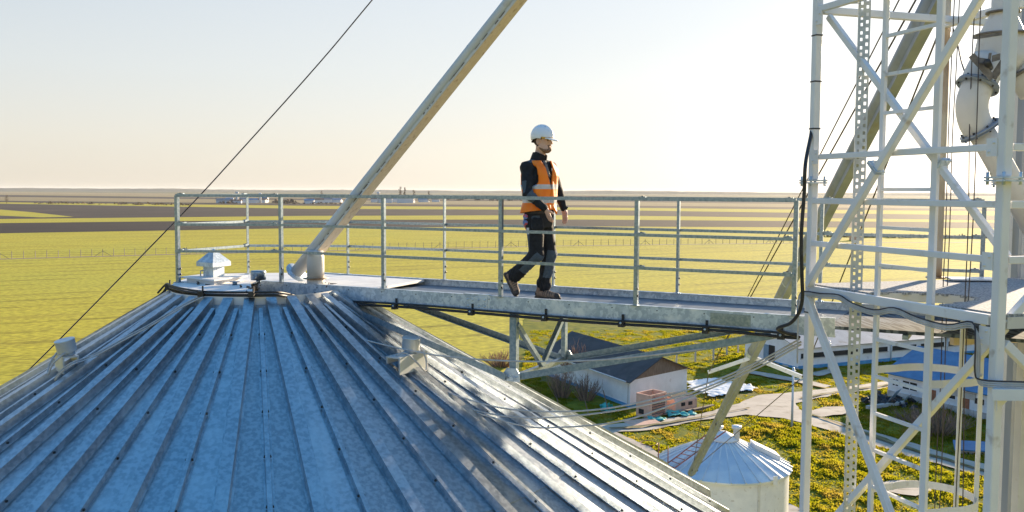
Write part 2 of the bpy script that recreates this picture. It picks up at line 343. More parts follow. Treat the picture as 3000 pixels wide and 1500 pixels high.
# roads and aprons of the yard
RD = [(1760, 1243), (1900, 1228), (2060, 1206), (2170, 1175), (2240, 1148), (2350, 1138), (2480, 1122), (2605, 1106), (2720, 1090), (2720, 1103), (2605, 1122), (2480, 1143), (2390, 1158), (2335, 1172),
      (2345, 1190), (2382, 1202), (2517, 1241), (2688, 1287), (2882, 1342), (3080, 1395), (3080, 1432), (2882, 1378), (2688, 1330), (2475, 1264), (2382, 1237), (2300, 1216), (2190, 1207), (2080, 1222), (1990, 1240), (1900, 1256), (1770, 1262)]
AP = [[(1640, 1190), (1700, 1216), (1760, 1243), (1840, 1276), (1920, 1312), (1990, 1345), (1990, 1420), (1640, 1300)], [(2290, 1450), (2345, 1478), (2420, 1520), (2420, 1600), (2200, 1600)],
      [(2590, 1402), (2650, 1394), (2720, 1402), (2735, 1424), (2690, 1440), (2610, 1428)], [(2360, 1200), (2420, 1182), (2500, 1180), (2490, 1200), (2400, 1212)], [(2170, 1072), (2330, 1098), (2440, 1120), (2420, 1126), (2300, 1104), (2160, 1080)],
      [(2370, 1085), (2430, 1072), (2470, 1078), (2400, 1092)]]
M['road'] = mat('concrete slabs of the yard road', (.40, .34, .28), (.50, .44, .36), .5, .9, c3=(.20, .17, .12), s3=.9, lo3=.55, hi3=.75, bump=.3, bscale=3)
def jag(P, seed):
    out = []; rg = random.Random(seed + 50)
    for a, b in zip(P, P[1:] + P[:1]):
        n_ = max(1, int((b - a).length / .8)); d = (b - a).normalized(); nn = V(-d.y, d.x, 0); k_ = 0
        for j in range(n_): k_ = .6 * k_ + rg.uniform(-.16, .16); out.append(a + (b - a) * (j / n_) + nn * (k_ if j else 0))
    return out
polys = []
for i, pl in enumerate([RD] + AP):
    z = E0 + .13 + .012 * i; pts = jag([on(u, v, z) for u, v in pl], i); polys.append([(p.x, p.y) for p in pts])
    m = MB(); m.add(pts, [tuple(range(len(pts)))])
    tag(m.build('road' if i == 0 else 'path' if i == 4 else 'apron', M['road'], origin=(0, 0, z)), kind='structure')
def inside(px, py, poly):
    r = np.zeros(px.shape, bool); n = len(poly)
    for i in range(n):
        (x1, y1), (x2, y2) = poly[i], poly[i - 1]
        r ^= ((y1 > py) != (y2 > py)) & (px < (x2 - x1) * (py - y1) / (y2 - y1 + 1e-12) + x1)
    return r
M['mid'] = mat('grass growing between wheel tracks', (.10, .10, .02), (.24, .19, .10), 1.2, .95)
for i, (ln, wd_) in enumerate((([(2370, 1200), (2517, 1250), (2688, 1306), (2885, 1361), (3050, 1406)], .22), ([(2350, 1156), (2480, 1133), (2605, 1114), (2715, 1097)], .2), ([(1790, 1250), (1900, 1243), (2060, 1215), (2200, 1186)], .16))):
    P = [on(u, v, E0 + .22 + .006 * i) for u, v in ln]; ed = jag([p + V(-(P[-1] - P[0]).y, (P[-1] - P[0]).x, 0).normalized() * wd_ for p in P] + [p - V(-(P[-1] - P[0]).y, (P[-1] - P[0]).x, 0).normalized() * wd_ for p in P[::-1]], 30 + i)
    m = MB(); m.add(ed, [tuple(range(len(ed)))]); tag(m.build('grass_strip', M['mid'], origin=(0, 0, E0 + .22)), kind='structure')
# rough tussocky grass of the yard: one displaced sheet, cut where the roads and buildings are
def rough_grass():
    h = .25; xs = np.arange(-4, 84, h); ys = np.arange(46, 150, h); X, Y = np.meshgrid(xs, ys, indexing='ij')
    X = X + (vnoise(X * 4, Y * 4, 90) - .5) * .15
    b = fbm(X / 7, Y / 7, 21, 3); c = fbm(X / .8, Y / 1.3, 31, 4); f = vnoise(X / .3, Y / .3, 55)
    amp = np.clip((b - .28) * 4, .35, 1.0)
    edge = np.clip((X + 4) / 8, 0, 1) * np.clip((84 - X) / 6, 0, 1) * np.clip((150 - Y) / 22, 0, 1)
    H = f * .05 * amp * edge
    road = np.zeros(X.shape, bool)
    for p in polys: road |= inside(X, Y, p)
    H = np.where(road, -.05, .02 + H)
    idx = np.arange(X.size).reshape(X.shape); q = np.stack([idx[:-1, :-1], idx[1:, :-1], idx[1:, 1:], idx[:-1, 1:]], -1).reshape(-1, 4)
    keep = (Y.ravel()[q[:, 0]] > 46) & ((X.ravel()[q[:, 0]] > Y.ravel()[q[:, 0]] * .04 - 4) )
    q = q[keep]
    me = bpy.data.meshes.new('rough_grass'); vs = np.stack([X, Y, H], -1).reshape(-1, 3)
    me.vertices.add(len(vs)); me.vertices.foreach_set('co', vs.ravel()); me.loops.add(q.size); me.loops.foreach_set('vertex_index', q.ravel())
    me.polygons.add(len(q)); me.polygons.foreach_set('loop_start', np.arange(0, q.size, 4)); me.polygons.foreach_set('loop_total', np.full(len(q), 4)); me.update(calc_edges=True)
    me.polygons.foreach_set('use_smooth', np.ones(len(q), bool))
    me.materials.append(mat('yard turf', (.09, .12, .014), (.21, .20, .018), .8, .95, lo=.35, hi=.62, c3=(.20, .14, .08), s3=.14, lo3=.60, hi3=.72, spec=.1, bump=.8, bscale=3))
    o = bpy.data.objects.new('rough_grass', me); COL.objects.link(o); tag(o, 'low turf and bare soil of the farmyard below the tower', 'grass', kind='stuff')
    # blades: many small leaning leaf cards gathered in tufts
    rg = np.random.default_rng(77); n = 1100000; px = rg.uniform(-3, 83, n); py = 46 + 88 * rg.random(n) ** 1.25
    c = fbm(px / .8, py / 1.3, 31, 4); b = fbm(px / 7, py / 7, 21, 3); big = fbm(px / 14 + 9, py / 14, 131, 3)
    k = (rg.random(n) < np.clip((c - .22) * 3.2, .16, 1) * np.clip((b - .12) * 3.4, .35, 1)) & (px > py * .05 - 4)
    for p in polys: k &= ~inside(px, py, p)
    k &= ~(inside(px, py, [(9.5, 84.5), (18.5, 92.5), (11, 108), (2, 101)]))
    px, py, c, b, big = px[k], py[k], c[k], b[k], big[k]; n = len(px)
    h = (.10 + .20 * np.clip((c - .40) * 3.5, 0, 1)) * rg.uniform(.6, 1.3, n) * np.clip((big - .25) * 3.2, .45, 1.2); wd = rg.uniform(.04, .09, n); az = rg.uniform(0, 6.283, n); le = rg.normal(0, .35, (n, 2))
    dx, dy = np.cos(az) * wd, np.sin(az) * wd; tx, ty = px + le[:, 0] * h, py + le[:, 1] * h
    z0 = np.full(n, .02); vs = np.stack([np.stack([px - dx, py - dy, z0], 1), np.stack([px + dx, py + dy, z0], 1), np.stack([tx + dx * .45, ty + dy * .45, h], 1), np.stack([tx - dx * .45, ty - dy * .45, h * .93], 1)], 1).reshape(-1, 3)
    me = bpy.data.meshes.new('grass_blades'); me.vertices.add(len(vs)); me.vertices.foreach_set('co', vs.ravel()); me.loops.add(4 * n); me.loops.foreach_set('vertex_index', np.arange(4 * n))
    me.polygons.add(n); me.polygons.foreach_set('loop_start', np.arange(0, 4 * n, 4)); me.polygons.foreach_set('loop_total', np.full(n, 4)); me.update(calc_edges=True)
    gm = bpy.data.materials.new('grass blade'); gm.use_nodes = True; nt = gm.node_tree; nd = nt.nodes; L = nt.links.new; nd.clear(); out = nd.new('ShaderNodeOutputMaterial'); mixs = nd.new('ShaderNodeMixShader'); df = nd.new('ShaderNodeBsdfDiffuse'); tl_ = nd.new('ShaderNodeBsdfTranslucent')
    tc = nd.new('ShaderNodeTexCoord'); no = nd.new('ShaderNodeTexNoise'); no.inputs['Scale'].default_value = .35; no.inputs['Detail'].default_value = 6; L(tc.outputs['Object'], no.inputs[0])
    def rmp(st):
        r = nd.new('ShaderNodeValToRGB'); e = r.color_ramp.elements; e[0].position, e[0].color = st[0]; e[1].position, e[1].color = st[-1]
        for p_, c_ in st[1:-1]: x_ = e.new(p_); x_.color = c_
        L(no.outputs[0], r.inputs[0]); return r.outputs[0]
    L(rmp([(.3, (.05, .10, .012, 1)), (.5, (.09, .12, .012, 1)), (.66, (.18, .16, .03, 1))]), df.inputs[0]); L(rmp([(.3, (.20, .24, .008, 1)), (.5, (.36, .33, .012, 1)), (.66, (.42, .31, .05, 1))]), tl_.inputs[0])
    mixs.inputs[0].default_value = .62; L(df.outputs[0], mixs.inputs[1]); L(tl_.outputs[0], mixs.inputs[2]); L(mixs.outputs[0], out.inputs[0])
    me.materials.append(gm); o = bpy.data.objects.new('grass_blades', me); COL.objects.link(o); tag(o, 'tussocky yellow green grass covering the farmyard below the tower', 'grass', kind='stuff')
rough_grass()

# ------------------------------------------------------------------ field fence, far trees, town
M['postgrey'] = mat('weathered post', (.24, .20, .17), (.3, .26, .22), 4, .9)
def post_mesh(h, t=.07, brace=False):
    m = MB(); m.box((0, 0, h / 2 - .1), (t, 0, 0), (0, t, 0), (0, 0, h / 2 + .1))
    m.beam((0, 0, h - .03), (.12, -.2, h + .22), t * 1.2, t * 1.2)
    if brace:
        for s in (-1, 1): m.beam((0, 0, h * .8), (s * 2.1, s * 1.2, 0), .1, .1)
    return m
GZV = V(0, 0, GZ)
def along(pts, step):
    out = []; acc = 0
    for a, b in zip(pts[:-1], pts[1:]):
        L = (b - a).length; t = acc
        while t < L: out.append(a + (b - a) * (t / L)); t += step
        acc = t - L
    return out
protos = {}
for br in (False, True):
    o = post_mesh(2.1, .065, br).build('fence_post', M['postgrey'], origin=(0, 0, 0)); protos[br] = o
lab = {False: 'thin concrete post of the long field fence, standing alone', True: 'concrete post of the long field fence with two slanting braces'}
pp = along(FL[1:6], 3.0); used = set()
for i, p in enumerate(pp):
    br = i % 9 == 0; o = protos[br] if br not in used else dup(protos[br]); used.add(br)
    o.location = p + GZV; o.rotation_euler.z = rad(30 - 29); tag(o, lab[br], 'fence post', 'braced field fence posts' if br else 'plain field fence posts')
m = MB()
for hz in (.6, 1.2, 1.8): m.tube([p + V(0, 0, hz) for p in FL[1:6]], .012, 4)
tag(m.build('fence_wire', M['dwire']), 'strands of wire strung along the long field fence', 'fence wire')
YP = [(1985, 1062), (2040, 1056), (2093, 1048), (2132, 1036), (2165, 1030)]
o = None
for i, (u, v) in enumerate(YP):
    p = on(u, v, E0)
    if o is None: o = post_mesh(1.7, .09).build('fence_post', M['concrete'], origin=(0, 0, 0)); c = o
    else: c = dup(o)
    c.location = p + GZV; tag(c, 'short concrete post in the yellow scrub behind the dark roofed house', 'fence post', 'short posts in the scrub behind the house')

def leafy(m, c, r, n, size, mi=0, seed=0, shell=.35):
    rg = np.random.default_rng(seed)
    for i in range(n):
        d = rg.normal(size=3); d /= np.linalg.norm(d); k = rg.random() ** shell
        p = V(c[0] + d[0] * r[0] * k, c[1] + d[1] * r[1] * k, c[2] + d[2] * r[2] * k); s = size * (.5 + rg.random())
        a = Vector(rg.normal(size=3)).normalized(); b = a.cross(Vector(rg.normal(size=3))).normalized()
        m.add([p - a * s - b * s * .5, p + a * s - b * s * .3, p + a * s * .6 + b * s * .6, p - a * s * .8 + b * s * .5], [(0, 1, 2, 3)], mi)
M['bareleaf'] = mat('bare crown', (.13, .095, .065), (.2, .15, .10), .3, .95)
def tree(u, v, h, wdt, label, seed, name='poplar_tree', group=None, n=260):
    p = on(u, v, E0); t = thing(name, label, 'tree', p, group)
    m = MB(); m.tube([p + V(0, 0, -.3), p + V(.1, 0, h * .4), p + V(0, .1, h * .9)], [h * .02, h * .014, h * .004], 6)
    rg = random.Random(seed)
    for k in range(14):
        z = h * (.2 + .055 * k); a = rg.random() * 6.28; L = wdt * (.75 - .03 * k); m.tube([p + V(0, 0, z), p + V(math.cos(a) * L, math.sin(a) * L, z + L * 1.3)], [h * .006, h * .002], 4)
    m.build('trunk', M['bark'], t)
    m = MB()
    for k in range(7):
        f = k / 6; rr = wdt * (.55 + .55 * math.sin(math.pi * min(1, .15 + f * .85)) ) * .75
        leafy(m, p + V(rg.uniform(-.2, .2) * wdt, rg.uniform(-.2, .2) * wdt, h * (.22 + .7 * f)), (rr, rr, h * .09), n // 7, h * .022, seed=seed * 10 + k)
    m.build('crown', M['bareleaf'], t); return t
for i, (u, vt, wd) in enumerate(((1171, 550, 4.2), (1184, 552, 3.0), (1211, 559, 3.6), (1254, 562, 3.0), (941, 564, 2.8))):
    D = on(u, 597, E0).y; tree(u, 597, (597 - vt) / FPX * D, wd, ['tall bare poplar, thickest and left of the close pair by the town', 'tall slim bare poplar, right of the close pair by the town', 'middle sized bare poplar standing alone right of the close pair',
         'small bare poplar standing furthest right beyond the town houses', 'slim bare poplar above the town, seen left of the big slanting spout'][i], i + 3, group='poplars by the far town')
D = on(18, 612, E0).y; tree(18, 612, 11.5, 4.2, 'round bare tree alone in the far fields at the left edge', 40, 'field_tree', n=420)
m = MB()
for (u0, u1, v, h, n) in ((90, 560, 611, 3.0, 90), (640, 700, 604, 4, 14), (800, 860, 602, 6, 30), (820, 1000, 604, 3, 30), (1310, 1600, 588, 8, 40), (2420, 2900, 684, 1.6, 120)):
    for k in range(n):
        u = random.uniform(u0, u1); p = on(u, v + random.uniform(-1.5, 1.5), E0); hh = h * random.uniform(.4, 1.1)
        leafy(m, p + V(0, 0, hh * .45), (hh * 1.1, hh, hh * .5), 16, hh * .3, seed=k + int(u0))
tag(m.build('hedgerow', M['bareleaf']), 'broken rows of bare bushes between the distant fields', 'hedge', kind='stuff')
def house(p, wdt, dep, h, rise, rot, wm, rm, label, name='town_house', cat='house', group=None):
    t = thing(name, label, cat, p, group); a = V(math.cos(rot), math.sin(rot), 0); b = V(-a.y, a.x, 0); m = MB()
    c = [p - a * wdt / 2 - b * dep / 2, p + a * wdt / 2 - b * dep / 2, p + a * wdt / 2 + b * dep / 2, p - a * wdt / 2 + b * dep / 2]; U = V(0, 0, h)
    g0, g1 = (c[0] + c[3]) / 2 + U + V(0, 0, rise), (c[1] + c[2]) / 2 + U + V(0, 0, rise)
    vs = [q - V(0, 0, .3) for q in c] + [q + U for q in c] + [g0, g1]
    m.add(vs, [(0, 1, 5, 4), (1, 2, 6, 9, 5), (2, 3, 7, 6), (3, 0, 4, 8, 7), (3, 2, 1, 0), (4, 5, 9, 8), (6, 7, 8, 9)]); m.build('wall', wm, t)
    m = MB(); e = .06 * wdt
    for s, (i, j) in ((1, (0, 1)), (-1, (3, 2))):
        n = V(0, 0, .12) - b * s * .05; o1 = -a * e - b * s * e * .6 - V(0, 0, e * .3); o2 = a * e - b * s * e * .6 - V(0, 0, e * .3)
        pts = [c[i] + U + o1 + n, c[j] + U + o2 + n, g1 + a * e + V(0, 0, .12), g0 - a * e + V(0, 0, .12)]
        m.slab(pts if s > 0 else pts[::-1], .1)
    m.build('roof', rm, t); return t
M['townred'] = mat('red tile', (.3, .15, .1), (.36, .2, .14), .2, .8); M['townblue'] = mat('blue sheet', (.2, .27, .38), (.3, .36, .45), .2, .7)
TH_ = [(655, 604, 22, 5), (672, 603, 12, 6), (690, 604, 16, 4), (712, 602, 10, 6), (738, 603, 14, 5), (763, 602, 20, 5), (776, 600, 9, 7), (905, 603, 14, 5), (922, 602, 24, 6), (955, 600, 16, 6), (985, 599, 18, 5), (1100, 597, 16, 6),
       (1128, 598, 22, 7), (1150, 596, 14, 6), (1185, 598, 26, 9), (1202, 597, 12, 11), (1240, 595, 18, 5), (1275, 594, 14, 5)]
TL = ['low pale house', 'narrow white house', 'broad white shed', 'tall pale house']
for i, (u, v, wd, h) in enumerate(TH_):
    p = on(u, v, E0); rm = [M['farroof'], M['townblue'], M['townred']][i % 3]; rn = ['grey', 'blue', 'red'][i % 3]
    left = 'left of the slanting spout' if u < 900 else 'right of the slanting spout' if u > 1050 else 'close behind the slanting spout'
    house(p, wd, 8, h, 2.2, rad(-15 + 9 * (i % 5)), M['farwall'], rm, f'distant {["wide", "narrow"][wd < 15]} {["low", "tall"][h > 5]} town house with {rn} roof {left}', group='houses of the far town')
for u, vt, vb, r in ((693, 570, 604, 1.6), (761, 573, 603, 1.4), (1107, 566, 598, 1.6)):
    p = on(u, vb, E0); h = (vb - vt) / FPX * p.y; m = MB(); m.lathe(p, [(r * 1.3, -.2), (r * 1.1, h * .5), (r, h * .82), (r * 1.7, h * .86), (r * 1.7, h * .97), (r * .4, h)], 12)
    tag(m.build('water_tower', M['farwall'], origin=p), 'slim pale tower above the far town houses ' + ('at the left railing corner' if u == 693 else 'just left of the slanting spout' if u == 761 else 'right of the slanting spout'), 'tower', 'slim towers of the far town')
p = on(2503, 694, E0); house(p, 3.2, 3, 2.0, .8, rad(20), M['pink'], M['farroof'], 'small faded red hut at the edge of the far green field', 'field_hut', 'hut')

# ------------------------------------------------------------------ farm buildings
def gable_house(name, label, N, R, Lp, h, rise, wm, rm, gm, over=.35, plinth=None, cat='building'):
    """N = near corner, N-R the gable side, N-Lp the long side (ridge runs along it)."""
    B = R + Lp - N; t = thing(name, label, cat, N); U = V(0, 0, h); m = MB(); c = [N, R, B, Lp]
    m.add([q - V(0, 0, .4) for q in c] + [q + U for q in c], [(0, 1, 5, 4), (1, 2, 6, 5), (2, 3, 7, 6), (3, 0, 4, 7), (4, 5, 6, 7)]); m.build('wall', wm, t)
    g0, g1 = (N + R) / 2 + U + V(0, 0, rise), (Lp + B) / 2 + U + V(0, 0, rise); a = (R - N).normalized(); b = (Lp - N).normalized()
    for p, q, g, s in ((N, R, g0, -1), (Lp, B, g1, 1)):
        m = MB(); o = b * s * .03; m.add([p + U + o, q + U + o, g + o, p + U - o, q + U - o, g - o], [(0, 1, 2), (5, 4, 3), (0, 3, 4, 1), (1, 4, 5, 2), (2, 5, 3, 0)])
        m.build('gable', gm, t)
    m = MB(); dn = rise / ((R - N).length / 2) * over
    for p, q, s in ((N, Lp, 1), (R, B, -1)):
        k = V(0, 0, .09); pts = [q + U - a * s * over - V(0, 0, dn) + b * over + k, p + U - a * s * over - V(0, 0, dn) - b * over + k, g0 - b * over + k, g1 + b * over + k]
        m.slab(pts if s > 0 else pts[::-1], .08)
    rf = m.build('roof', rm, t)
    if plinth:
        m = MB(); o = .04
        for p, q in ((N, R), (Lp, N)):
            d = (q - p).normalized(); nn = V(d.y, -d.x, 0); m.box((p + q) / 2 + nn * .01 + V(0, 0, plinth / 2), d * ((q - p).length / 2 + o), nn * o, V(0, 0, plinth / 2))
        m.build('plinth', M['plinth'], t)
    return t, c, g0, g1, rf
N1, R1 = V(11.0, 85.5, E0), V(17.4, 91.6, E0); L1 = N1 + V(-.42, .907, 0) * 17.2
t1, *_ = gable_house('farm_house', 'long white house with black felt roof and a board gable', N1, R1, L1, 2.6, 1.65, M['wash'], M['asph'], M['wood'], .45, .32)
m = MB(); m.beam(N1 + V(-.45, -.2, 2.5), L1 + V(-.45, -.2, 2.5), .14, .12); m.build('gutter', M['galv'], t1)
N2 = V(32.5, 104.7, E0); b2 = V(.915, .404, 0); a2 = V(-.404, .915, 0)
# long barn: its gable (with the door) faces left, its long wall faces the yard
t2, c2_, g0, g1, _ = gable_house('long_barn', 'long whitewashed barn with blue plinth, grey roof and an open door', N2 + a2 * 9.6, N2, N2 + a2 * 9.6 + b2 * 44, 2.5, 1.5, M['wash'], mat('pale grey roof sheets', (.42, .43, .44), (.32, .33, .35), .6, .6, c3=(.2, .2, .2), s3=.8), M['wash'], .35)
nf = V(b2.y, -b2.x, 0); m = MB()
m.box(N2 + b2 * 22 + nf * .03 + V(0, 0, .22), b2 * 22.05, nf * .04, V(0, 0, .22)); m.box(N2 + a2 * 4.8 - b2 * .03 + V(0, 0, .15), a2 * 4.8, b2 * .04, V(0, 0, .15)); m.build('plinth', M['plinth'], t2)
for k in range(9):
    m = MB(); m.box(N2 + b2 * (2.2 + k * 4.6) + nf * .02 + V(0, 0, 1.55), b2 * 1.9, nf * .03, V(0, 0, .28)); f = m.build('window', M['hole'], t2)
    m = MB(); m.box(N2 + b2 * (2.2 + k * 4.6) + nf * .06 + V(0, 0, 1.24), b2 * 2.0, nf * .07, V(0, 0, .04)); m.build('sill', M['concrete'], f)
    if k % 2 == 0: m = MB(); m.tube([N2 + b2 * (4.6 + k * 4.6) + nf * .12 + V(0, 0, 2.5), N2 + b2 * (4.6 + k * 4.6) + nf * .12 + V(0, 0, 0)], .07, 8); m.build('downpipe', M['galv'], t2)
m = MB(); pd = N2 + a2 * 4.6 - b2 * .03; m.box(pd + V(0, 0, 1.05), a2 * .5, b2 * .04, V(0, 0, 1.05)); d = m.build('door', M['hole'], t2)
m = MB(); m.box(pd + a2 * .95 - b2 * .05 + V(0, 0, 1.05), a2 * .45, b2 * .03, V(0, 0, 1.02)); m.build('door_leaf', mat('blue grey door', (.16, .26, .36), (.22, .32, .42), 2, .7), d)
m = MB()
for k in range(6): m.box(N2 + a2 * (k * 1.7 + .4) - b2 * .04 + V(0, 0, .12), a2 * .5, b2 * .05, V(0, 0, .1))
m.build('stone_course', M['concrete'], t2)
L3, R3 = V(37.1, 90.95, E0), V(37.1, 90.95, E0) + V(.443, -.8965, 0) * 22; p3 = V(.8965, .443, 0)
t3, *_ = gable_house('blue_roofed_shed', 'derelict whitewashed shed with a bright blue sheet roof', L3, L3 + p3 * 9, R3, 2.45, 2.1, M['wash'], M['blueroof'], M['wash'], .4)
d3 = (R3 - L3).normalized(); n3 = -p3
m = MB()   # ribs of the sheet roof, part of the roof
for k in range(62):
    s = -.4 + k * .37; a = L3 + d3 * s - p3 * .4 + V(0, 0, 2.45 - .187 + .115); b = L3 + d3 * s + p3 * 4.5 + V(0, 0, 2.45 + 2.1 + .115); m.beam(a, b, .06, .06, d3)
m.build('roof_seam', M['blueroof'], t3)
for s, wd, z0, h, mk in ((.9, .3, 1.3, .6, 'hole'), (2.6, .8, 1.2, .75, 'hole'), (6.9, .7, 1.3, .6, 'hole'), (10.1, .45, 1.35, .5, 'hole'), (13.5, .8, 1.2, .8, 'hole')):
    m = MB(); c = L3 + d3 * s + n3 * .02 + V(0, 0, z0 + h / 2); m.box(c, d3 * wd, n3 * .03, V(0, 0, h / 2)); f = m.build('window', M[mk], t3)
    m = MB(); m.box(c - V(0, 0, h / 2 + .05), d3 * (wd + .1), n3 * .08, V(0, 0, .05)); m.box(c, d3 * .04, n3 * .05, V(0, 0, h / 2)); m.build('frame', M['wash'], f)
for s, wd, h, mk in ((5.0, .55, 1.7, 'brick'), (8.6, .5, 1.6, 'brick')):
    m = MB(); m.box(L3 + d3 * s + n3 * .02 + V(0, 0, h / 2), d3 * wd, n3 * .04, V(0, 0, h / 2)); m.build('bricked_doorway', M[mk], t3)
m = MB(); m.box(L3 + d3 * 8.4 + n3 * .04 + V(0, 0, 1.9), d3 * 1.3, n3 * .06, V(0, 0, .28)); m.build('lintel', M['concrete'], t3)
m = MB(); m.box(L3 + d3 * 11 + n3 * .03 + V(0, 0, .35), d3 * 11.02, n3 * .04, V(0, 0, .35)); m.build('bare_plinth', mat('crumbling grey plinth', (.42, .38, .35), (.6, .58, .56), 1.2, .85, lo=.4, hi=.6), t3)

# ------------------------------------------------------------------ things lying about the yard
def bx(m, c, d, n, wd, dp, h, mi=0): m.box(Vector(c) + V(0, 0, h / 2), d * wd / 2, n * dp / 2, V(0, 0, h / 2), mi)
C1 = on(1908, 1224, E0); dC = (on(1975, 1206, E0) - C1).normalized(); nC = V(-dC.y, dC.x, 0); w1 = 2.3; dp = 1.5; h1 = 2.0
t = thing('container', 'faded pink open fronted container with a slatted front by the white house', 'container', C1)
m = MB(); m.box(C1 + nC * dp / 2 + V(0, 0, h1 / 2), dC * .05, nC * dp / 2, V(0, 0, h1 / 2)); m.box(C1 + dC * w1 + nC * dp / 2 + V(0, 0, h1 / 2), dC * .05, nC * dp / 2, V(0, 0, h1 / 2))
m.box(C1 + dC * w1 / 2 + nC * dp + V(0, 0, h1 / 2), dC * w1 / 2, nC * .04, V(0, 0, h1 / 2)); m.box(C1 + dC * w1 / 2 + nC * dp / 2 + V(0, 0, .08), dC * (w1 / 2 - .06), nC * (dp / 2 - .06), V(0, 0, .06))
m.build('shell', M['pink'], t)
m = MB()
for a, b in (((0, 0), (w1, 0)), ((0, dp), (w1, dp)), ((0, 0), (0, dp)), ((w1, 0), (w1, dp))): m.beam(C1 + dC * a[0] + nC * a[1] + V(0, 0, h1 + .06), C1 + dC * b[0] + nC * b[1] + V(0, 0, h1 + .06), .12, .12)
for s in (.1, w1 - .1): m.box(C1 + dC * s - nC * .04 + V(0, 0, h1 / 2), dC * .1, nC * .05, V(0, 0, h1 / 2))
m.build('frame', M['pink'], t)
m = MB()
for k in range(5): m.box(C1 + dC * w1 / 2 - nC * .02 + V(0, 0, .35 + k * .22), dC * (w1 / 2 - .2), nC * .03, V(0, 0, .05) + dC * .0)
m.build('slat', M['wood'], t)
m = MB(); m.box(C1 - dC * .06 + nC * .9 + V(0, 0, .55), dC * .02, nC * .28, V(0, 0, .22)); m.build('vent_hole', M['hole'], t)
C2 = on(1983, 1206, E0); d2 = (on(2060, 1192, E0) - C2).normalized(); n2 = V(-d2.y, d2.x, 0)
t = thing('container', 'faded pink box container with two square holes in its front', 'container', C2)
m = MB(); q = [C2, C2 + d2 * 2.7, C2 + d2 * 2.7 + n2 * 2, C2 + n2 * 2]
m.add([p for p in q] + [p + V(0, 0, 1.05) for p in q] + [C2 + n2 * .35 + V(0, 0, 1.35), C2 + d2 * 2.7 + n2 * .35 + V(0, 0, 1.35), C2 + d2 * 2.7 + n2 * 2 + V(0, 0, 1.35), C2 + n2 * 2 + V(0, 0, 1.35)],
      [(0, 1, 5, 4), (1, 2, 6, 5), (2, 3, 7, 6), (3, 0, 4, 7), (4, 5, 9, 8), (5, 6, 10, 9), (7, 4, 8, 11), (6, 7, 11, 10)]); m.build('shell', M['pink'], t)
m = MB(); m.box(C2 + d2 * 1.35 + n2 * 1.2 + V(0, 0, 1.36), d2 * 1.3, n2 * .8, V(0, 0, .02)); m.build('lid', M['hole'], t)
for s in (.95, 1.85): m = MB(); m.box(C2 + d2 * s - n2 * .01 + V(0, 0, .72), d2 * .24, n2 * .03, V(0, 0, .16)); m.build('vent_hole', M['hole'], t)
def crumple(name, label, cat, pts, z, h, mk, seed, n=26):
    P = [on(u, v, E0) for u, v in pts]; xs = [p.x for p in P]; ys = [p.y for p in P]; X, Y = np.meshgrid(np.linspace(min(xs), max(xs), n), np.linspace(min(ys), max(ys), n), indexing='ij')
    ins = inside(X + (vnoise(X * 2, Y * 2, seed + 7) - .5) * .9, Y + (vnoise(X * 2, Y * 2, seed + 9) - .5) * .9, [(p.x, p.y) for p in P]); H = E0 + z + h * np.abs(fbm(X * 1.3, Y * 1.3, seed, 3) - .45) * 2.6
    m = MB(); idx = np.arange(n * n).reshape(n, n); f = [(idx[i, j], idx[i + 1, j], idx[i + 1, j + 1], idx[i, j + 1]) for i in range(n - 1) for j in range(n - 1) if ins[i, j]]
    m.add([(a, b, c) for a, b, c in zip(X.ravel(), Y.ravel(), H.ravel())], [tuple(int(k) for k in q) for q in f], 0, True)
    o = m.build(name, M[mk]); so = o.modifiers.new('thickness', 'SOLIDIFY'); so.thickness = .02; tag(o, label, cat)
crumple('plastic_sheet', 'crumpled white plastic sheeting spread on the grass beside the white house', 'plastic sheet', [(2020, 1118), (2095, 1108), (2150, 1120), (2222, 1136), (2180, 1146), (2130, 1158), (2085, 1163), (2060, 1150), (2022, 1142)], .24, .16, 'plastic', 61, 60)
crumple('tarpaulin', 'teal tarpaulin crumpled between the two pink containers', 'tarpaulin', [(1948, 1205), (1978, 1195), (2000, 1212), (2040, 1206), (2034, 1214), (1990, 1222), (1962, 1222)], .18, .28, 'tarp', 71)
crumple('tarpaulin', 'long strip of teal tarpaulin on the ground before the open container', 'tarpaulin', [(1905, 1224), (1930, 1226), (1958, 1230), (1955, 1236), (1925, 1236), (1905, 1232)], .2, .2, 'tarp', 81)
m = MB(); p = on(1785, 1205, E0); leafy(m, p + V(0, 0, .4), (.6, .4, .35), 24, .35, seed=5); tag(m.build('tarpaulin', M['tarp'], origin=p), 'scrap of teal tarpaulin caught by the leaning stakes', 'tarpaulin')
for i, (u, v, ln, tx) in enumerate(((1848, 1190, 2.2, .0), (1790, 1208, 2.1, -.28), (1732, 1218, 1.9, -.3), (1645, 1200, 1.3, -.25))):
    p = on(u, v, E0); m = MB(); m.beam(p - V(0, 0, .1), p + V(tx * ln, 0, ln), .3 if i == 0 else .18, .08); tag(m.build('stake', M['wood'], origin=p), ['upright grey plank against the corner of the white house', 'leaning stake nearest the open pink container', 'leaning stake in front of the blue plinth, second from the plank', 'short leaning stake beside the big silo roof'][i], 'stake')
m = MB(); p = on(2030, 1212, E0)
for k in range(5): m.box(p + V(k * .5 - .6, .5 + .25 * k, .24 + .05 * k), (1.9 - .2 * k, .9, 0), (-.08, .16, 0), (0, 0, .03))
tag(m.build('plank_pile', M['wood']), 'loose planks lying in front of the pink box container', 'planks')
m = MB(); p = on(1900, 1238, E0); m.box(p + V(-.4, 0, .16), (1.3, .4, .05), (-.3, .9, 0), (0, 0, .03)); tag(m.build('board', M['pink'], origin=p), 'flat pink board lying in front of the open container', 'board')
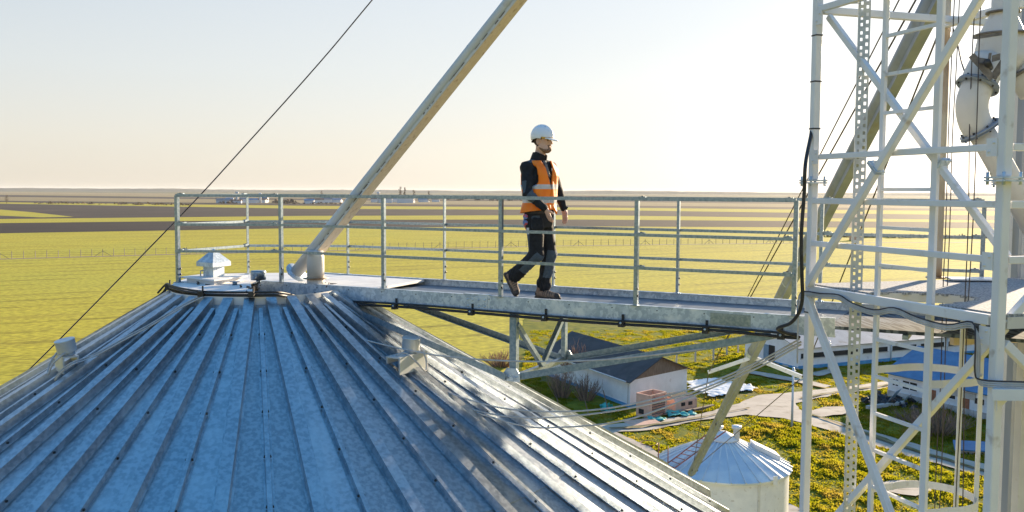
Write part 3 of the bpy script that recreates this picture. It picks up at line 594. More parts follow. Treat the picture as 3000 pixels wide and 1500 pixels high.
def pole(u, vb, vt, r, label, base=False):
    p = on(u, vb, E0); h = (vb - vt) / FPX * p.y; t = thing('yard_pole', label, 'pole', p); m = MB(); m.tube([p - V(0, 0, .2), p + V(0, 0, h)], [r, r * .8], 10); m.build('shaft', M['white'], t)
    m = MB(); m.lathe(p + V(0, 0, h), [(r * 1.2, -.1), (r * 1.7, 0), (r * 1.7, .2), (r * .8, .3), (r * 1.2, .42), (.02, .5)], 10); m.build('insulator', M['galv'], t)
    if base: m = MB(); m.lathe(p, [(.5, -.05), (.45, .12), (r, .14)], 12); m.build('footing', M['concrete'], t)
pole(2325, 1243, 1080, .11, 'white pole standing in the sunlit grass beside the yard road')
pole(2431, 1078, 1000, .12, 'short white pole on a concrete footing before the long barn', True)
def shrub(u, v, h, wdt, label, mk, seed, n=90):
    p = on(u, v, E0); t = thing('shrub', label, 'shrub', p); rg = random.Random(seed); m = MB(); k2 = MB()
    for i in range(n):
        a = rg.random() * 6.28; rr = wdt * rg.random() ** .6; top = p + V(math.cos(a) * rr, math.sin(a) * rr, h * rg.uniform(.55, 1.05) * (1 - .35 * rr / wdt)); b0 = p + V(math.cos(a) * rr * .3, math.sin(a) * rr * .3, -.1)
        mid = (b0 + top) / 2 + V(rg.uniform(-.15, .15), rg.uniform(-.15, .15), .1) * h * .3
        (m if i < n // 3 else k2).tube([b0, mid, top], [.035, .025, .008], 4)
        for q in range(3): s = mid.lerp(top, rg.random()); k2.tube([s, s + V(rg.uniform(-.3, .3), rg.uniform(-.3, .3), rg.uniform(.2, .6)) * h * .4], [.018, .006], 3)
    m.build('stem', M['bark'], t); k2.build('twig', M[mk], t)
M['twigred'] = mat('reddish twigs', (.32, .16, .10), (.42, .24, .15), 3, .9)
shrub(1688, 1120, 4.3, 1.8, 'tall bare shrub with reddish tips against the black felt roof', 'twigred', 4, 150)
shrub(1650, 1165, 3.2, 1.7, 'low dark bare shrub at the left end of the white house', 'twig', 6)
shrub(1720, 1172, 2.6, 1.6, 'bare brown shrub before the long wall of the white house', 'twig', 8)
shrub(1470, 1075, 2.0, 2.6, 'reddish bare shrub at the field edge above the silo roof', 'twigred', 10, 130)
shrub(2755, 1262, 2.6, 3.0, 'wide grey bare shrub in the shade below the blue roofed shed', 'twig', 12, 140)
shrub(2680, 1230, 1.6, 2.0, 'low grey bare shrub left of the wide one below the shed', 'twig', 14, 80)
t = thing('debris_heap', 'dark heap of rubble with two tilted grey sheets beside the blue roofed shed', 'debris', on(2600, 1180, E0)); p = on(2600, 1176, E0); m = MB()
rg = np.random.default_rng(5)
for k in range(60): c = p + V(rg.normal() * 1.5, rg.normal() * .9, abs(rg.normal()) * .35); a = Vector(rg.normal(size=3)).normalized() * .3; b = a.cross(Vector(rg.normal(size=3))).normalized() * .25; m.box(c, a, b, a.cross(b).normalized() * .1)
m.build('rubble', M['asph'], t)
m = MB(); m.box(p + V(.9, .3, .9), (.35, -.1, .5), (.5, .6, 0), (0, 0, .03)); m.box(p + V(1.7, -.2, .6), (.4, -.1, .45), (.4, .5, 0), (0, 0, .03)); m.build('sheet', M['galv'], t)
m = MB(); a = on(2545, 1194, E0); b = on(2650, 1180, E0); m.beam(a + V(0, 0, .35), b + V(0, 0, .4), .35, .3); tag(m.build('fallen_beam', M['concrete']), 'long fallen concrete beam on the grass below the rubble heap', 'beam')
t = thing('sheet_stack', 'low stack of blue roof sheets on the ground beside the right tower post', 'sheet stack', on(2865, 1312, E0)); p = on(2865, 1312, E0); m = MB(); m.box(p + V(0, 0, .5), (1.6, -.3, 0), (.3, .8, .15), (0, 0, .05)); m.build('sheet', M['blueroof'], t); m = MB(); m.box(p + V(0, 0, .2), (1.3, -.3, 0), (.2, .6, 0), (0, 0, .22)); m.build('block', M['concrete'], t)
# ------------------------------------------------------------------ the big grain silo in the foreground
AX = V(-3.0, 11.0, 0); RO = 5.66; SLP = .58
def zr(r): return -1.30 - (r - 1.2) * SLP           # height of the rib tops
def cone(r, az, dz=0): return V(AX.x + r * math.cos(rad(az)), AX.y + r * math.sin(rad(az)), zr(r) + dz)
silo = thing('grain_silo', 'big grain silo with a ribbed galvanised cone roof in the foreground', 'silo', (AX.x, AX.y, E0))
m = MB(); n = 112
def ring(r, dz): return [cone(r, 360 * k / n - 80, dz) for k in range(n)]
RS = [(.98, -.066), (2.2, -.066), (3.86, -.066), (3.86, -.074), (4.9, -.074), (RO, -.074), (RO, -.10)]
vs = []; 
for r, dz in RS: vs += ring(r, dz)
tone = [random.choice((0, 0, 1, 2)) for _ in range(56)]
for i in range(len(RS) - 1):
    for k in range(n):
        q = [vs[i * n + k], vs[(i + 1) * n + k], vs[(i + 1) * n + (k + 1) % n], vs[i * n + (k + 1) % n]]
        m.add(q, [(0, 1, 2, 3)], tone[((k // 4) * 2 + (1 if i > 2 else 0) * 7 + (k // 2) % 2) % 56])
m.build('roof', [M['roof'], M['roof_b'], M['roof_c']], silo)
m = MB(); m.lathe(V(AX.x, AX.y, 0), [(RO - .18, E0), (RO - .18, zr(RO) - .12)], 96, caps=False); m.lathe(V(AX.x, AX.y, 0), [(RO - .17, zr(RO) - .3), (RO - .1, zr(RO) - .11)], 96, caps=False); m.build('wall', M['galv'], silo)
# ribs: one of each built along +x at the silo axis, then turned copies
def rib_mesh(wt, wb, h, r0, r1, bolts):
    m = MB(); n = 10; rs = [r0 + (r1 - r0) * k / (n - 1) for k in range(n)]
    prof = [(-wb / 2 - .02, -.066 + .003), (-wb / 2, -.063), (-wt / 2, -.066 + h), (wt / 2, -.066 + h), (wb / 2, -.063), (wb / 2 + .02, -.066 + .003)]
    vs = [(r, y, zr(r) + z) for r in rs for y, z in prof]; k = len(prof)
    m.add(vs, [(i * k + j, (i + 1) * k + j, (i + 1) * k + j + 1, i * k + j + 1) for i in range(n - 1) for j in range(k - 1)] + [tuple((n - 1) * k + j for j in range(k)), tuple(range(k - 1, -1, -1))])
    if bolts:
        r = r0 + .25 + .1
        while r < r1 - .1:
            for s in (-1, 1): m.lathe(V(r, s * (wb / 2 - .004), zr(r) - .066 + h * .52), [(.013, 0), (.013, .012)], 6, 1, (0, s, .3))
            r += .5
    return m
for nm, args, ph in (('roof_rib', (.108, .122, .092, 1.0, RO + .02, False), -80), ('roof_seam', (.042, .050, .064, 1.12, RO + .06, True), -80 + 180 / 28)):
    m = rib_mesh(*args); me_o = None
    for k in range(28):
        if me_o is None:
            mm = MB(); mm.v = [(v[0] + AX.x, v[1] + AX.y, v[2]) for v in m.v]; mm.f, mm.m, mm.sm = m.f, m.m, m.sm
            o = me_o = mm.build(nm, [M['roof'], M['bolt']], silo)
        else: o = dup(me_o, silo)
        o.rotation_euler.z = rad(ph + k * 360 / 28)
DK = [(497, 850), (512, 838), (556, 822), (640, 811), (720, 808), (830, 806), (930, 806)]
DZ = -1.124; dk = ([on(u, v, DZ) for u, v in DK] + [W(1.25, 1.27, DZ), W(1.35, .03, DZ), W(-.40, .03, DZ), W(-.40, -.10, DZ)] + [on(u, v, DZ) for u, v in ((745, 868), (600, 867), (535, 860))])[::-1]; m = MB(); m.prism([(p.x, p.y) for p in dk], DZ - .03, DZ); m.build('deck', M['deck'], silo)
m = MB(); m.lathe(V(AX.x, AX.y, 0), [(.975, -1.35), (.975, -1.15)], 56, caps=False); m.build('skirt', M['deck'], silo)
# hatch with a roofed chimney
hc = [on(531, 820, -1.054), on(628, 828.5, -1.054), on(726, 815, -1.054)]; hc.append(hc[0] + hc[2] - hc[1]); hm = (hc[0] + hc[2]) / 2
m = MB(); m.slab(hc, .018); sh = [hm + (p - hm) * .83 for p in hc]; m.prism([(p.x, p.y) for p in sh], DZ, -1.073); hatch = m.build('hatch', M['deck'], silo)
hu = (hc[1] - hc[0]).normalized(); hv = (hc[2] - hc[1]).normalized()
m = MB(); sc_ = hm + hu * .02 - hv * .03; zt = -1.054; q = [(-1, -1), (1, -1), (1, 1), (-1, 1)]
m.hexa([sc_ + hu * .1 * a + hv * .1 * b for a, b in q] + [sc_ + hu * .1 * a + hv * .1 * b + V(0, 0, .14) for a, b in q]); m.build('chimney', M['galv'], hatch)
m = MB(); c1 = [sc_ + hu * .165 * a + hv * .165 * b + V(0, 0, .13) for a, b in q]; c2 = [p + V(0, 0, .05) for p in c1]; ap = sc_ + V(0, 0, .34)
m.add(c1 + c2 + [ap], [(3, 2, 1, 0)] + [(i, (i + 1) % 4, 4 + (i + 1) % 4, 4 + i) for i in range(4)] + [(4 + i, 4 + (i + 1) % 4, 8) for i in range(4)]); m.build('cap', M['galv'], hatch)
hh = hm - hu * .17 + hv * -.1; m = MB(); m.tube([hh, hh + V(0, 0, .06), hh + V(0, 0, .065) + hv * .1 + hu * .05, hh + V(0, 0, .06) + hv * .12 + hu * .06, hh + hv * .12 + hu * .06], .008, 6); m.build('handle', M['rail'], hatch)
p = on(758, 838, DZ); m = MB(); m.lathe(p, [(.03, 0), (.03, .05)], 12); m.lathe(p + V(0, 0, .045), [(.09, 0), (.092, .1), (.088, .11), (.02, .112)], 28); m.build('breather', M['rail'], silo)
p = on(689, 843, DZ); m = MB(); m.lathe(p, [(.028, 0), (.028, .035)], 10); m.lathe(p + V(0, 0, .035), [(.065, 0), (.06, .006)], 12); m.build('plug', M['tie'], silo)
m = MB(); rg = np.random.default_rng(3)
for k in range(46):
    u, v = (rg.normal(735, 14), rg.normal(851, 3)) if k < 26 else (rg.normal(585, 28), rg.normal(841, 2.0)) if k < 36 else (rg.normal(960, 22), rg.normal(836, 3))
    p = on(u, v, DZ + .002); m.box(p, Vector(rg.normal(size=3) * .01), Vector(rg.normal(size=3) * .008), V(0, 0, .003))
m.build('grain_spill', M['bark'], silo)
def oncone(u, v, dz=0):
    r_ = ray(u, v)
    for k in range(3000):
        p = r_ * (5 + k * .004); q = math.hypot(p.x - AX.x, p.y - AX.y)
        if p.z < zr(q) + dz: return p, q, math.degrees(math.atan2(p.y - AX.y, p.x - AX.x))
def roof_vent(u, v, L=.25, hw=.09, tilt=.1, nm='roof_vent'):
    c, r, az = oncone(u, v); er = V(math.cos(rad(az)), math.sin(rad(az)), 0); et = V(-er.y, er.x, 0); dn = (er - V(0, 0, SLP)).normalized(); up = et.cross(dn); up = up if up.z > 0 else -up
    m = MB(); ht = .115; t = .008; top = c + V(0, 0, ht)
    m.box(top, et * L, er * hw, V(0, 0, t))
    for s in (-1, 1):
        lo = c.z - s * hw * SLP - .01; m.box(V(top.x, top.y, (top.z - t + lo) / 2) + er * s * (hw - t), et * L, er * t, V(0, 0, (top.z - t - lo) / 2 - .001))
    o = m.build(nm, M['rail2'], silo)
    up = (V(0, 0, 1) + er * tilt).normalized(); m = MB(); k = top + et * .06 + V(0, 0, t); m.lathe(k, [(.07, 0), (.07, .06)], 20, 0, up); m.build('neck', M['galv'], o)
    m = MB(); m.lathe(k + up * .035, [(.094, 0), (.096, .012), (.098, .125), (.103, .13), (.098, .135), (.04, .128)], 28, 0, up); m.build('hood', M['rail2'], o)
    m = MB(); m.tube(curve_pts([top - et * .2 + V(0, 0, .02), top + er * .06 - et * .1 + V(0, 0, .03), top + er * .16 - et * .03 - V(0, 0, .08), top + er * .2 + et * .06 - V(0, 0, .17), top + er * .16 + et * .12 - V(0, 0, .05), top + er * .06 + et * .16 + V(0, 0, .05)], 30), .009, 8); m.build('hose', M['wire'], o)
    return c
roof_vent(1196, 1072); roof_vent(200, 1086, .15, .078, .22)
# ------------------------------------------------------------------ gangway and its railings
gw = thing('gangway', 'galvanised steel gangway bridging from the silo roof to the tower', 'gangway', W(3, .65, -1.28))
def channel(a0, a1, b, s, nm, mk='galv'):     # s: side the flanges point to
    m = MB(); z0, z1 = -1.285, -1.12
    m.beam(W(a0, b, (z0 + z1) / 2), W(a1, b, (z0 + z1) / 2), .007, z1 - z0, WN)
    for z in (z0 + .004, z1 + .004): m.beam(W(a0, b + s * .022, z), W(a1, b + s * .022, z), .055, .007, WN)
    a = a0 + .5
    return m
m = channel(-.36, 6.46, 0, 1, 'beam')
for a in (2.66, 2.72, 2.80, 2.87):
    for z in (-1.235, -1.165): m.lathe(W(a, -.004, z), [(.012, 0), (.012, .012)], 6, 0, -WN)
m.box(W(2.76, -.008, -1.2), WD * .14, WN * .004, V(0, 0, .07)); m.box(W(2.76, .022, -1.108), WD * .16, WN * .03, V(0, 0, .004))
for k in range(14): m.lathe(W(.1 + k * .47, -.004, -1.15), [(.006, 0), (.006, .006)], 6, 1, -WN)
nb = m.build('side_beam', [M['galv'], M['bolt']], gw)
m = MB(); m.box(W(5.52, -.006, -1.19), WD * .19, WN * .0025, V(0, 0, .055)); m.build('plate', M['rail'], nb)
m = channel(-.5, 9.2, 1.311, -1, 'beam'); m.box(W(3.52, 1.3, -1.2), WD * .1, WN * .004, V(0, 0, .06))
for a in (3.46, 3.5, 3.55, 3.59): m.lathe(W(a, 1.295, -1.19), [(.012, 0), (.012, .012)], 6, 0, -WN)
m.build('side_beam', [M['galv'], M['bolt']], gw)
def grating_mat():
    m = mat('steel grating', (.10, .135, .175), (.17, .21, .26), 5, .5, .45); nd = m.node_tree.nodes; L = m.node_tree.links.new; b = nd['Principled BSDF']
    tc = nd.new('ShaderNodeTexCoord'); mp = nd.new('ShaderNodeMapping'); mp.inputs['Rotation'].default_value = (0, 0, -TH); L(tc.outputs['Object'], mp.inputs[0]); hs_ = []
    for ax in ('X', 'Y'):
        wv = nd.new('ShaderNodeTexWave'); wv.bands_direction = ax; wv.inputs['Scale'].default_value = 5.5 if ax == 'X' else 9; wv.inputs['Distortion'].default_value = .3; L(mp.outputs[0], wv.inputs[0]); hs_.append(wv.outputs['Fac'])
    mx = nd.new('ShaderNodeMath'); mx.operation = 'MAXIMUM'; L(hs_[0], mx.inputs[0]); L(hs_[1], mx.inputs[1])
    bp = nd.new('ShaderNodeBump'); bp.inputs['Strength'].default_value = .35; bp.inputs['Distance'].default_value = .006; L(mx.outputs[0], bp.inputs['Height']); L(bp.outputs[0], b.inputs['Normal'])
    return m
M['grate'] = grating_mat()
M['grate2'] = mat('expanded steel mesh', (.20, .21, .23), (.38, .40, .42), 55, .85, .0, lo=.42, hi=.58, detail=1, spec=.2)
M['grate3'] = mat('ribbed gangway plate', (.055, .07, .09), (.16, .19, .22), 9, .9, .0, lo=.45, hi=.55, detail=0, spec=.1, stretch=(3.2, .35, 1))
for a0, a1 in ((.9, 1.5), (1.504, 2.82), (2.824, 4.6), (4.604, 6.4), (6.404, 9.1)):
    m = MB(); m.beam(W(a0, .655, -1.205), W(a1, .655, -1.205), 1.24 if a1 < 7 else 1.2, .03, WN); m.build('grating', M['grate' if a1 < 7 else 'grate3'], gw)
m = MB()
for a in np.arange(0.2, 9, .76): m.beam(W(a, .03, -1.245), W(a, 1.28, -1.245), .05, .04, WD)
m.build('cross_bar', M['tie'], gw)
# trussing below
NA = 3.2; ZL = -1.98
def strut(nm, p, q, wd=.06, t=.06, mk='tie'): m = MB(); m.angle(p, q, wd, .007, (q - p).normalized().cross(WN) * -1, WN) ; return m.build(nm, M[mk], gw)
for b in (0.0, 1.311):
    s = .01 if b == 0 else -.01
    m = MB(); m.box(W(NA, b + s, (ZL - 1.29) / 2), WD * .038, WN * .004, V(0, 0, (-1.29 - ZL) / 2)); m.box(W(NA + .038, b + s + .03 * (1 if b == 0 else -1), (ZL - 1.29) / 2), WD * .004, WN * .034, V(0, 0, (-1.29 - ZL) / 2)); m.build('king_post', M['tie'], gw)
    m = MB(); pl = [(-.10, -.03), (.10, -.03), (.10, .05), (.06, .11), (-.06, .11), (-.10, .05)]; vs = [W(NA + x, b - .007 if b == 0 else b + .007, ZL + y) for x, y in pl]; vs2 = [v + WN * .008 * (-1 if b == 0 else 1) for v in vs]
    m.add(vs + vs2, [tuple(range(6)), tuple(range(11, 5, -1))] + [(i, 6 + i, 6 + (i + 1) % 6, (i + 1) % 6) for i in range(6)])
    for x in (-.07, -.03, .04, .07): m.lathe(W(NA + x, b - .015 if b == 0 else b + .015, ZL + .02), [(.011, 0), (.011, .012)], 6, 0, -WN)
    m.build('gusset', M['galv'], gw)
    for a1, z1 in ((.95, -1.29) if b == 0 else (.42, -1.31), (5.9, -1.31)):
        ob_ = -.14 if b == 0 and a1 < 3 else s     # the near left bar is bolted outside, clear of the roof ribs
        p, q = W(NA + (.05 if a1 > 3 else -.05), b + ob_ * (.4 if ob_ < -.1 else 1), ZL + .02), W(a1, b + ob_, z1); m = MB(); d = (q - p).normalized(); up = WN.cross(d); up = up if up.z > 0 else -up
        m.box((p + q) / 2, d * (q - p).length / 2, up * .034, WN * .0035); m.box((p + q) / 2 - up * .034 + WN * .03 * (1 if b == 0 else -1), d * (q - p).length / 2, up * .0035, WN * .03); m.build('tie_bar', M['tie'], gw)
m = MB(); m.beam(W(NA, .04, ZL), W(NA, 1.27, ZL), .05, .06, WD); m.build('cross_strut', M['rail'], gw)
for b0 in (.04, 1.27): m = MB(); m.beam(W(NA + .03, b0, -1.40), W(NA + .03, .655, ZL + .04), .05, .05, WD); m.build('brace', M['tie'], gw)
RZ = (-.068, -.418, -.742)
def rail_bar(m, p, q, h=.036): m.beam(p, q, .03, h)
def railing(name, label, pts, loc, group=None):
    """pts: list of (foot point, top z offset) in order; posts at each, rails between."""
    t = thing(name, label, 'railing', loc, group)
    post0 = None
    for i, p in enumerate(pts):
        p, foot, fx = p; m = MB(); h = -.068 - foot
        m.box(p + V(0, 0, foot + h / 2), WD * .02, WN * .003, V(0, 0, h / 2)); m.box(p + WD * .017 + WN * .02 * fx + V(0, 0, foot + h / 2), WD * .003, WN * .017, V(0, 0, h / 2))
        for z in (.1, .17): m.lathe(p + WD * .017 + V(0, 0, foot + z), [(.012, 0), (.012, .01)], 6, 1, WD)
        m.box(p + V(0, 0, foot + .004), WD * .04, WN * .03, V(0, 0, .004))
        o = m.build('post', [M['rail'], M['bolt']], t)
    for i in range(len(pts) - 1):
        for k, z in enumerate(RZ):
            a, b = pts[i][0] + V(0, 0, z), pts[i + 1][0] + V(0, 0, z); m = MB(); dd = (b - a).normalized()
            off = (WN * -.02 if pts[i][2] > 0 else WN * .02) if k else V(0, 0, 0); a += off; b += off
            m.beam(a, b, .028, .034 if k == 0 else .03)
            if i == 0 or i == len(pts) - 2:
                for e, s in ((a, 1), (b, -1)): m.box(e + dd * .06 * s + V(0, 0, .006), dd * .035, dd.cross(V(0, 0, 1)) * .02, V(0, 0, .02)); m.lathe(e + dd * .06 * s + V(0, 0, .02), [(.012, 0), (.012, .012)], 6, 1)
            m.build('rail', [M['rail'], M['bolt']], t)
    return t
pn1 = on(520, 838, DZ); pf1 = on(728, 811, DZ); flat = lambda p: V(p.x, p.y, 0)
near = [(flat(pn1), DZ, 1)] + [(W(i * 1.524, 0, 0), -1.118, 1) for i in range(5)]
far = [(W(i * 1.524, 1.311, 0), -1.118, -1) for i in range(5)] + [(W(7.58, 1.311, 0), -1.118, -1)]
railing('guard_railing', 'near side guard railing of the gangway, in front of the walking worker', near, W(0, 0, -1.12))
railing('guard_railing', 'far side guard railing of the gangway, behind the walking worker', [(flat(pn1) + WN * .03 + WD * .01, DZ, -1), (flat(pf1), DZ, -1)] + far, W(0, 1.311, -1.12))
# ------------------------------------------------------------------ slanting spout above the silo
sp0, sp1 = at(870, 803, 11.45), at(1745, -322, 9.35); sd = (sp1 - sp0).normalized(); sp1 = sp1 + sd * 2.5; sside = sd.cross(V(0, 0, 1)).normalized(); sup = sside.cross(sd)
spt = thing('grain_spout', 'long cream spout slanting down onto the silo deck', 'spout', on(926, 838, DZ))
m = MB(); L = (sp1 - sp0).length; m.tube([sp0 + sd * (L * k / 12) for k in range(13)], .08, 28); sp = m.build('pipe', M['cream'], spt)
for k in (1.05, 2.3, 3.6, 4.8): m = MB(); m.lathe(sp0 + sd * k, [(.0815, -.006), (.083, 0), (.0815, .006)], 28, 0, sd, False); m.build('weld_seam', M['cream'], sp)
m = MB(); c = sp0 - sup * .086; a, b = c + sd * .36, c + sd * L; m.box((a + b) / 2, sd * (b - a).length / 2, sside * .082, sup * .003, 1)
for s_ in (-1, 1): m.box((a + b) / 2 + sup * .017 + sside * .0795 * s_, sd * (b - a).length / 2, sside * .003, sup * .0135)
m.build('stiffener_channel', [M['cream'], M['sunlit_rustcream']], spt)  # bottom plate takes the tan with sunlight in its colour
m = MB(); rg = np.random.default_rng(8)
for k in range(70):
    s = .5 + rg.random() * 5.2; ll = abs(rg.normal()) * .022 + .003; m.box(sp0 + sd * s - sup * (.058 + rg.random() * .004) + sside * .0825, sd * ll, sside * .002, sup * (.002 + .004 * rg.random()))
tag(m.build('peeled_seam', M['bark'], spt), kind='stuff')
ob = on(926, 838, DZ); m = MB(); m.lathe(ob, [(.105, 0), (.105, .07)], 28); m.lathe(ob + V(0, 0, .075), [(.103, 0), (.103, .25), (.09, .33)], 28); m.build('outlet_pipe', M['cream'], spt)
m = MB(); m.lathe(ob + V(0, 0, .066), [(.15, 0), (.15, .012)], 28); m.build('flange', M['rust'], spt)
m = MB(); m.lathe(sp0 - sd * .015, [(.14, 0), (.14, .014)], 28, 0, sd)
for k in range(6): m.lathe(sp0 - sd * .02 + (sside * math.cos(k) + sup * math.sin(k)) * .12, [(.012, -.008), (.012, .0)], 6, 1, sd)
m.build('end_flange', [M['galv'], M['bolt']], spt)
# ------------------------------------------------------------------ the lattice tower on the right
TLp, TRp = at(2384, 300, 8.2), at(2945, 300, 6.2); TLp.z = TRp.z = 0; TS = (TRp - TLp).length; e1 = (TRp - TLp) / TS; e2 = V(-e1.y, e1.x, 0)
def T(t, s, z): return TLp + e1 * (t * TS) + e2 * s + V(0, 0, z)
D2 = 2.1
tw = thing('lattice_tower', 'white lattice tower of square tubes carrying the platform at right', 'tower', T(.5, D2 / 2, E0))
for (t, s, w_) in ((0, 0, .066), (1, 0, .07), (0, D2, .06), (1, D2, .06)):
    m = MB(); m.beam(T(t, s, E0), T(t, s, .095), w_, w_, e1); m.beam(T(t, s, .115), T(t, s, 3.4), w_, w_, e1); po = m.build('leg', M['white'], tw, bevel=.006)
    m = MB()
    for z in (.088, .108): m.box(T(t, s, z), e1 * .085, e2 * .085, V(0, 0, .006))
    for a in (-1, 1):
        for b in (-1, 1): m.lathe(T(t, s, .06) + e1 * .068 * a + e2 * .068 * b, [(.012, 0), (.012, .085)], 6)
    m.build('flange', M['galv'], po)
def bar(nm, p, q, wd=.06, ht=.06, mk='white', par=None): m = MB(); m.beam(p, q, wd, ht); return m.build(nm, M[mk], par or tw, bevel=.004)
hw = .034 / TS
m = MB()
for v in (95, 230, 368, 905): p = T(0, 0, at(2384, v, 8.2).z); m.box(p, e1 * .035, e2 * .035, V(0, 0, .006))
m.build('cable_tie', M['black'], tw)
for t, s_, z in ((0, 0, -.80), (0, 0, 1.5), (1, 0, 1.5), (1, 0, -.45), (0, 0, -.93), (1, 0, -.95), (0, 0, .31), (1, 0, .31)):
    g = MB(); sg = 1 if t == 0 else -1; p = T(t, -.04, z) + e1 * sg * .07
    g.box(p, e1 * .045, e2 * .004, V(0, 0, .06))
    for a in (-1, 1): g.lathe(p + e1 * .02 * a + V(0, 0, .03 * a), [(.009, 0), (.009, .012)], 6, 0, -e2)
    g.build('gusset', M['white'], tw)
for z, h in ((1.575, .055), (.31, .046), (-.07, .046), (-.44, .046)): bar('crossbar', T(hw, -.01, z), T(1 - hw, -.01, z), .04, h)
bar('crossbar', T(0, .05, 1.575), T(0, D2 - .05, 1.575)); bar('crossbar', T(0, .05, 2.6), T(0, D2 - .05, 2.6))
for z in (-.07, -.44, .31, 1.575): bar('crossbar', T(1, .05, z), T(1, D2 - .05, z), .05, .05)
bar('diagonal_brace', T(.03, -.065, -.80), T(1 - hw, -.065, 1.50), .052, .058)
bar('diagonal_brace', T(hw, .09, 1.52), T(1 - hw, .09, -.42), .046, .05)
bar('diagonal_brace', T(.02, -.065, -.90), T(.98, -.065, -3.62), .052, .06)
bar('diagonal_brace', T(.98, .1, -.9), T(.02, .1, -3.1), .05, .055)
bar('diagonal_brace', T(1, .06, -.87), T(1, 1.6, .5), .05, .06); bar('diagonal_brace', T(1, .06, -1.0), T(1, 1.8, -2.4), .05, .06)
bar('diagonal_brace', T(.02, .15, 2.4), T(.0, D2, 4.4), .05, .06)
for t0, z0, s0, dz in ((.43, .2, -.065, 2.3), (.68, .2, .09, -1.94)):
    p = T(t0, s0, z0); dd = (e1 * TS + V(0, 0, dz)).normalized(); m = MB(); uu = e2.cross(dd)
    for k in (-.008, .008): m.box(p + dd * k, dd * .006, e2 * .042, uu * .068)
    for a in (-1, 1): m.lathe(p + uu * a * .055 - dd * .02, [(.012, 0), (.012, .04)], 6, 0, dd)
    m.build('brace_flange', M['galv'], tw)
bar('support_beam', T(0, 2.35, -1.32), T(1.05, 2.2, -1.32), .07, .12, 'sunlit_rustcream'); bar('support_beam', T(0, 1.55, -1.36), T(.05, 4.0, -1.36), .06, .1, 'sunlit_rustcream')  # beams coloured orange cream as if lit by the sun
bar('crossbar', at(2758, 60, 8.8), at(2990, -5, 7.4), .06, .06); 
m = MB(); m.beam(at(2917, 1138, 6.12), at(3060, 1137, 5.95), .12, .075); bxo = m.build('cable_bracket', M['white'], tw); m = MB(); p = at(2926, 1150, 6.12); m.add([p, p + V(.09, 0, .0), p + V(0, 0, -.09), p + V(0, .01, 0), p + V(.09, .01, 0), p + V(0, .01, -.09)], [(0, 1, 2), (5, 4, 3), (0, 3, 4, 1), (1, 4, 5, 2), (2, 5, 3, 0)]); m.build('gusset', M['white'], bxo)
# platform
pf = thing('tower_platform', 'steel mesh platform with a rounded ladder opening inside the tower', 'platform', T(.5, 1, -.84))
m = MB(); h = .06; nt_, ns_ = int(2.2 / h), int(2.5 / h); VZ = -.80
def okc(i, j):
    t, s = (i + .5) * h - .04, (j + .5) * h + .03
    return ((t - .53 * TS) / .40) ** 2 + ((s - .02) / .62) ** 2 > 1
for i in range(nt_):
    for j in range(ns_):
        if okc(i, j):
            q = [T(((i + a) * h - .04) / TS, (j + b) * h + .03, VZ) for a, b in ((0, 0), (1, 0), (1, 1), (0, 1))]; m.add(q, [(0, 1, 2, 3)])
gr = m.build('mesh_floor', M['grate2'] if 'grate2' in M else M['grate'], pf); sm_ = gr.modifiers.new('thickness', 'SOLIDIFY'); sm_.thickness = .02
m = MB(); pts = [T(.53 + .40 / TS * math.cos(a), .02 + .62 * math.sin(a), -.845) for a in np.linspace(0, math.pi, 26)]
for a, b in zip(pts[:-1], pts[1:]): m.beam(a, b, .012, .07)
m.build('opening_rim', M['cream'], pf)
m = MB(); m.beam(T(.02, -.02, -.845), T(.98, -.02, -.845), .05, .072); m.build('edge_beam', M['white'], pf, bevel=.004)
m = MB(); m.beam(T(0, 2.1, -.86), T(1.2, 2.1, -.86), .06, .08); m.beam(T(1, .05, -.86), T(1, 2.1, -.86), .06, .08); m.beam(T(0, .05, -.86), T(0, 2.1, -.86), .06, .08); m.build('edge_beam', M['cream'], pf)
m = MB(); q = at(2840, 808, 8.6); q.z = -.775; m.slab([q + V(-.22, -.12, 0), q + V(.2, -.16, 0), q + V(.24, .1, 0), q + V(-.16, .14, 0)], .012); tag(m.build('steel_plate', M['plastic']), 'small pale steel plate lying on the mesh platform of the tower', 'plate')
# ladder with cage
ld = thing('caged_ladder', 'pale steel ladder with hooped safety cage climbing inside the tower', 'ladder', T(.53, .1, E0))
LT0, LT1 = .385, .668; ls = .06
for t, ww in ((LT0, .045), (LT1, .062)): m = MB(); m.beam(T(t, ls, E0), T(t, ls, 3.4), ww, .03, e1); m.build('stringer', M['white'], ld, bevel=.003)
z = 3.03
while z > -19.9:
    if z < -4 and 'rg0' in dir() and False: break
    m = MB(); m.beam(T(LT0, ls, z), T(LT1, ls, z), .026, .026, V(0, 0, 1))
    if z > -4.2: m.build('rung', M['white'], ld)
    else:
        if 'low_rungs' not in globals(): low_rungs = MB()
        low_rungs.beam(T(LT0, ls, z), T(LT1, ls, z), .026, .026, V(0, 0, 1))
    z -= .30
low_rungs.build('rung', M['white'], ld)
def hoop(z):
    a0, a1 = T(LT0, ls, z), T(LT1, ls, z); c = (a0 + a1) / 2; R = .33; pts = [a0, a0 + e2 * .12 - e1 * .02] + [c + e2 * .33 - e1 * R * math.cos(a) + e2 * R * math.sin(a) for a in np.linspace(-.35, math.pi + .35, 18)] + [a1 + e2 * .12 + e1 * .02, a1]
    m = MB()
    for p, q in zip(pts[:-1], pts[1:]): m.beam(p, q, .006, .06)
    m.build('cage_hoop', M['white'], ld)
for k in range(8): hoop(-1.42 - .98 * k)
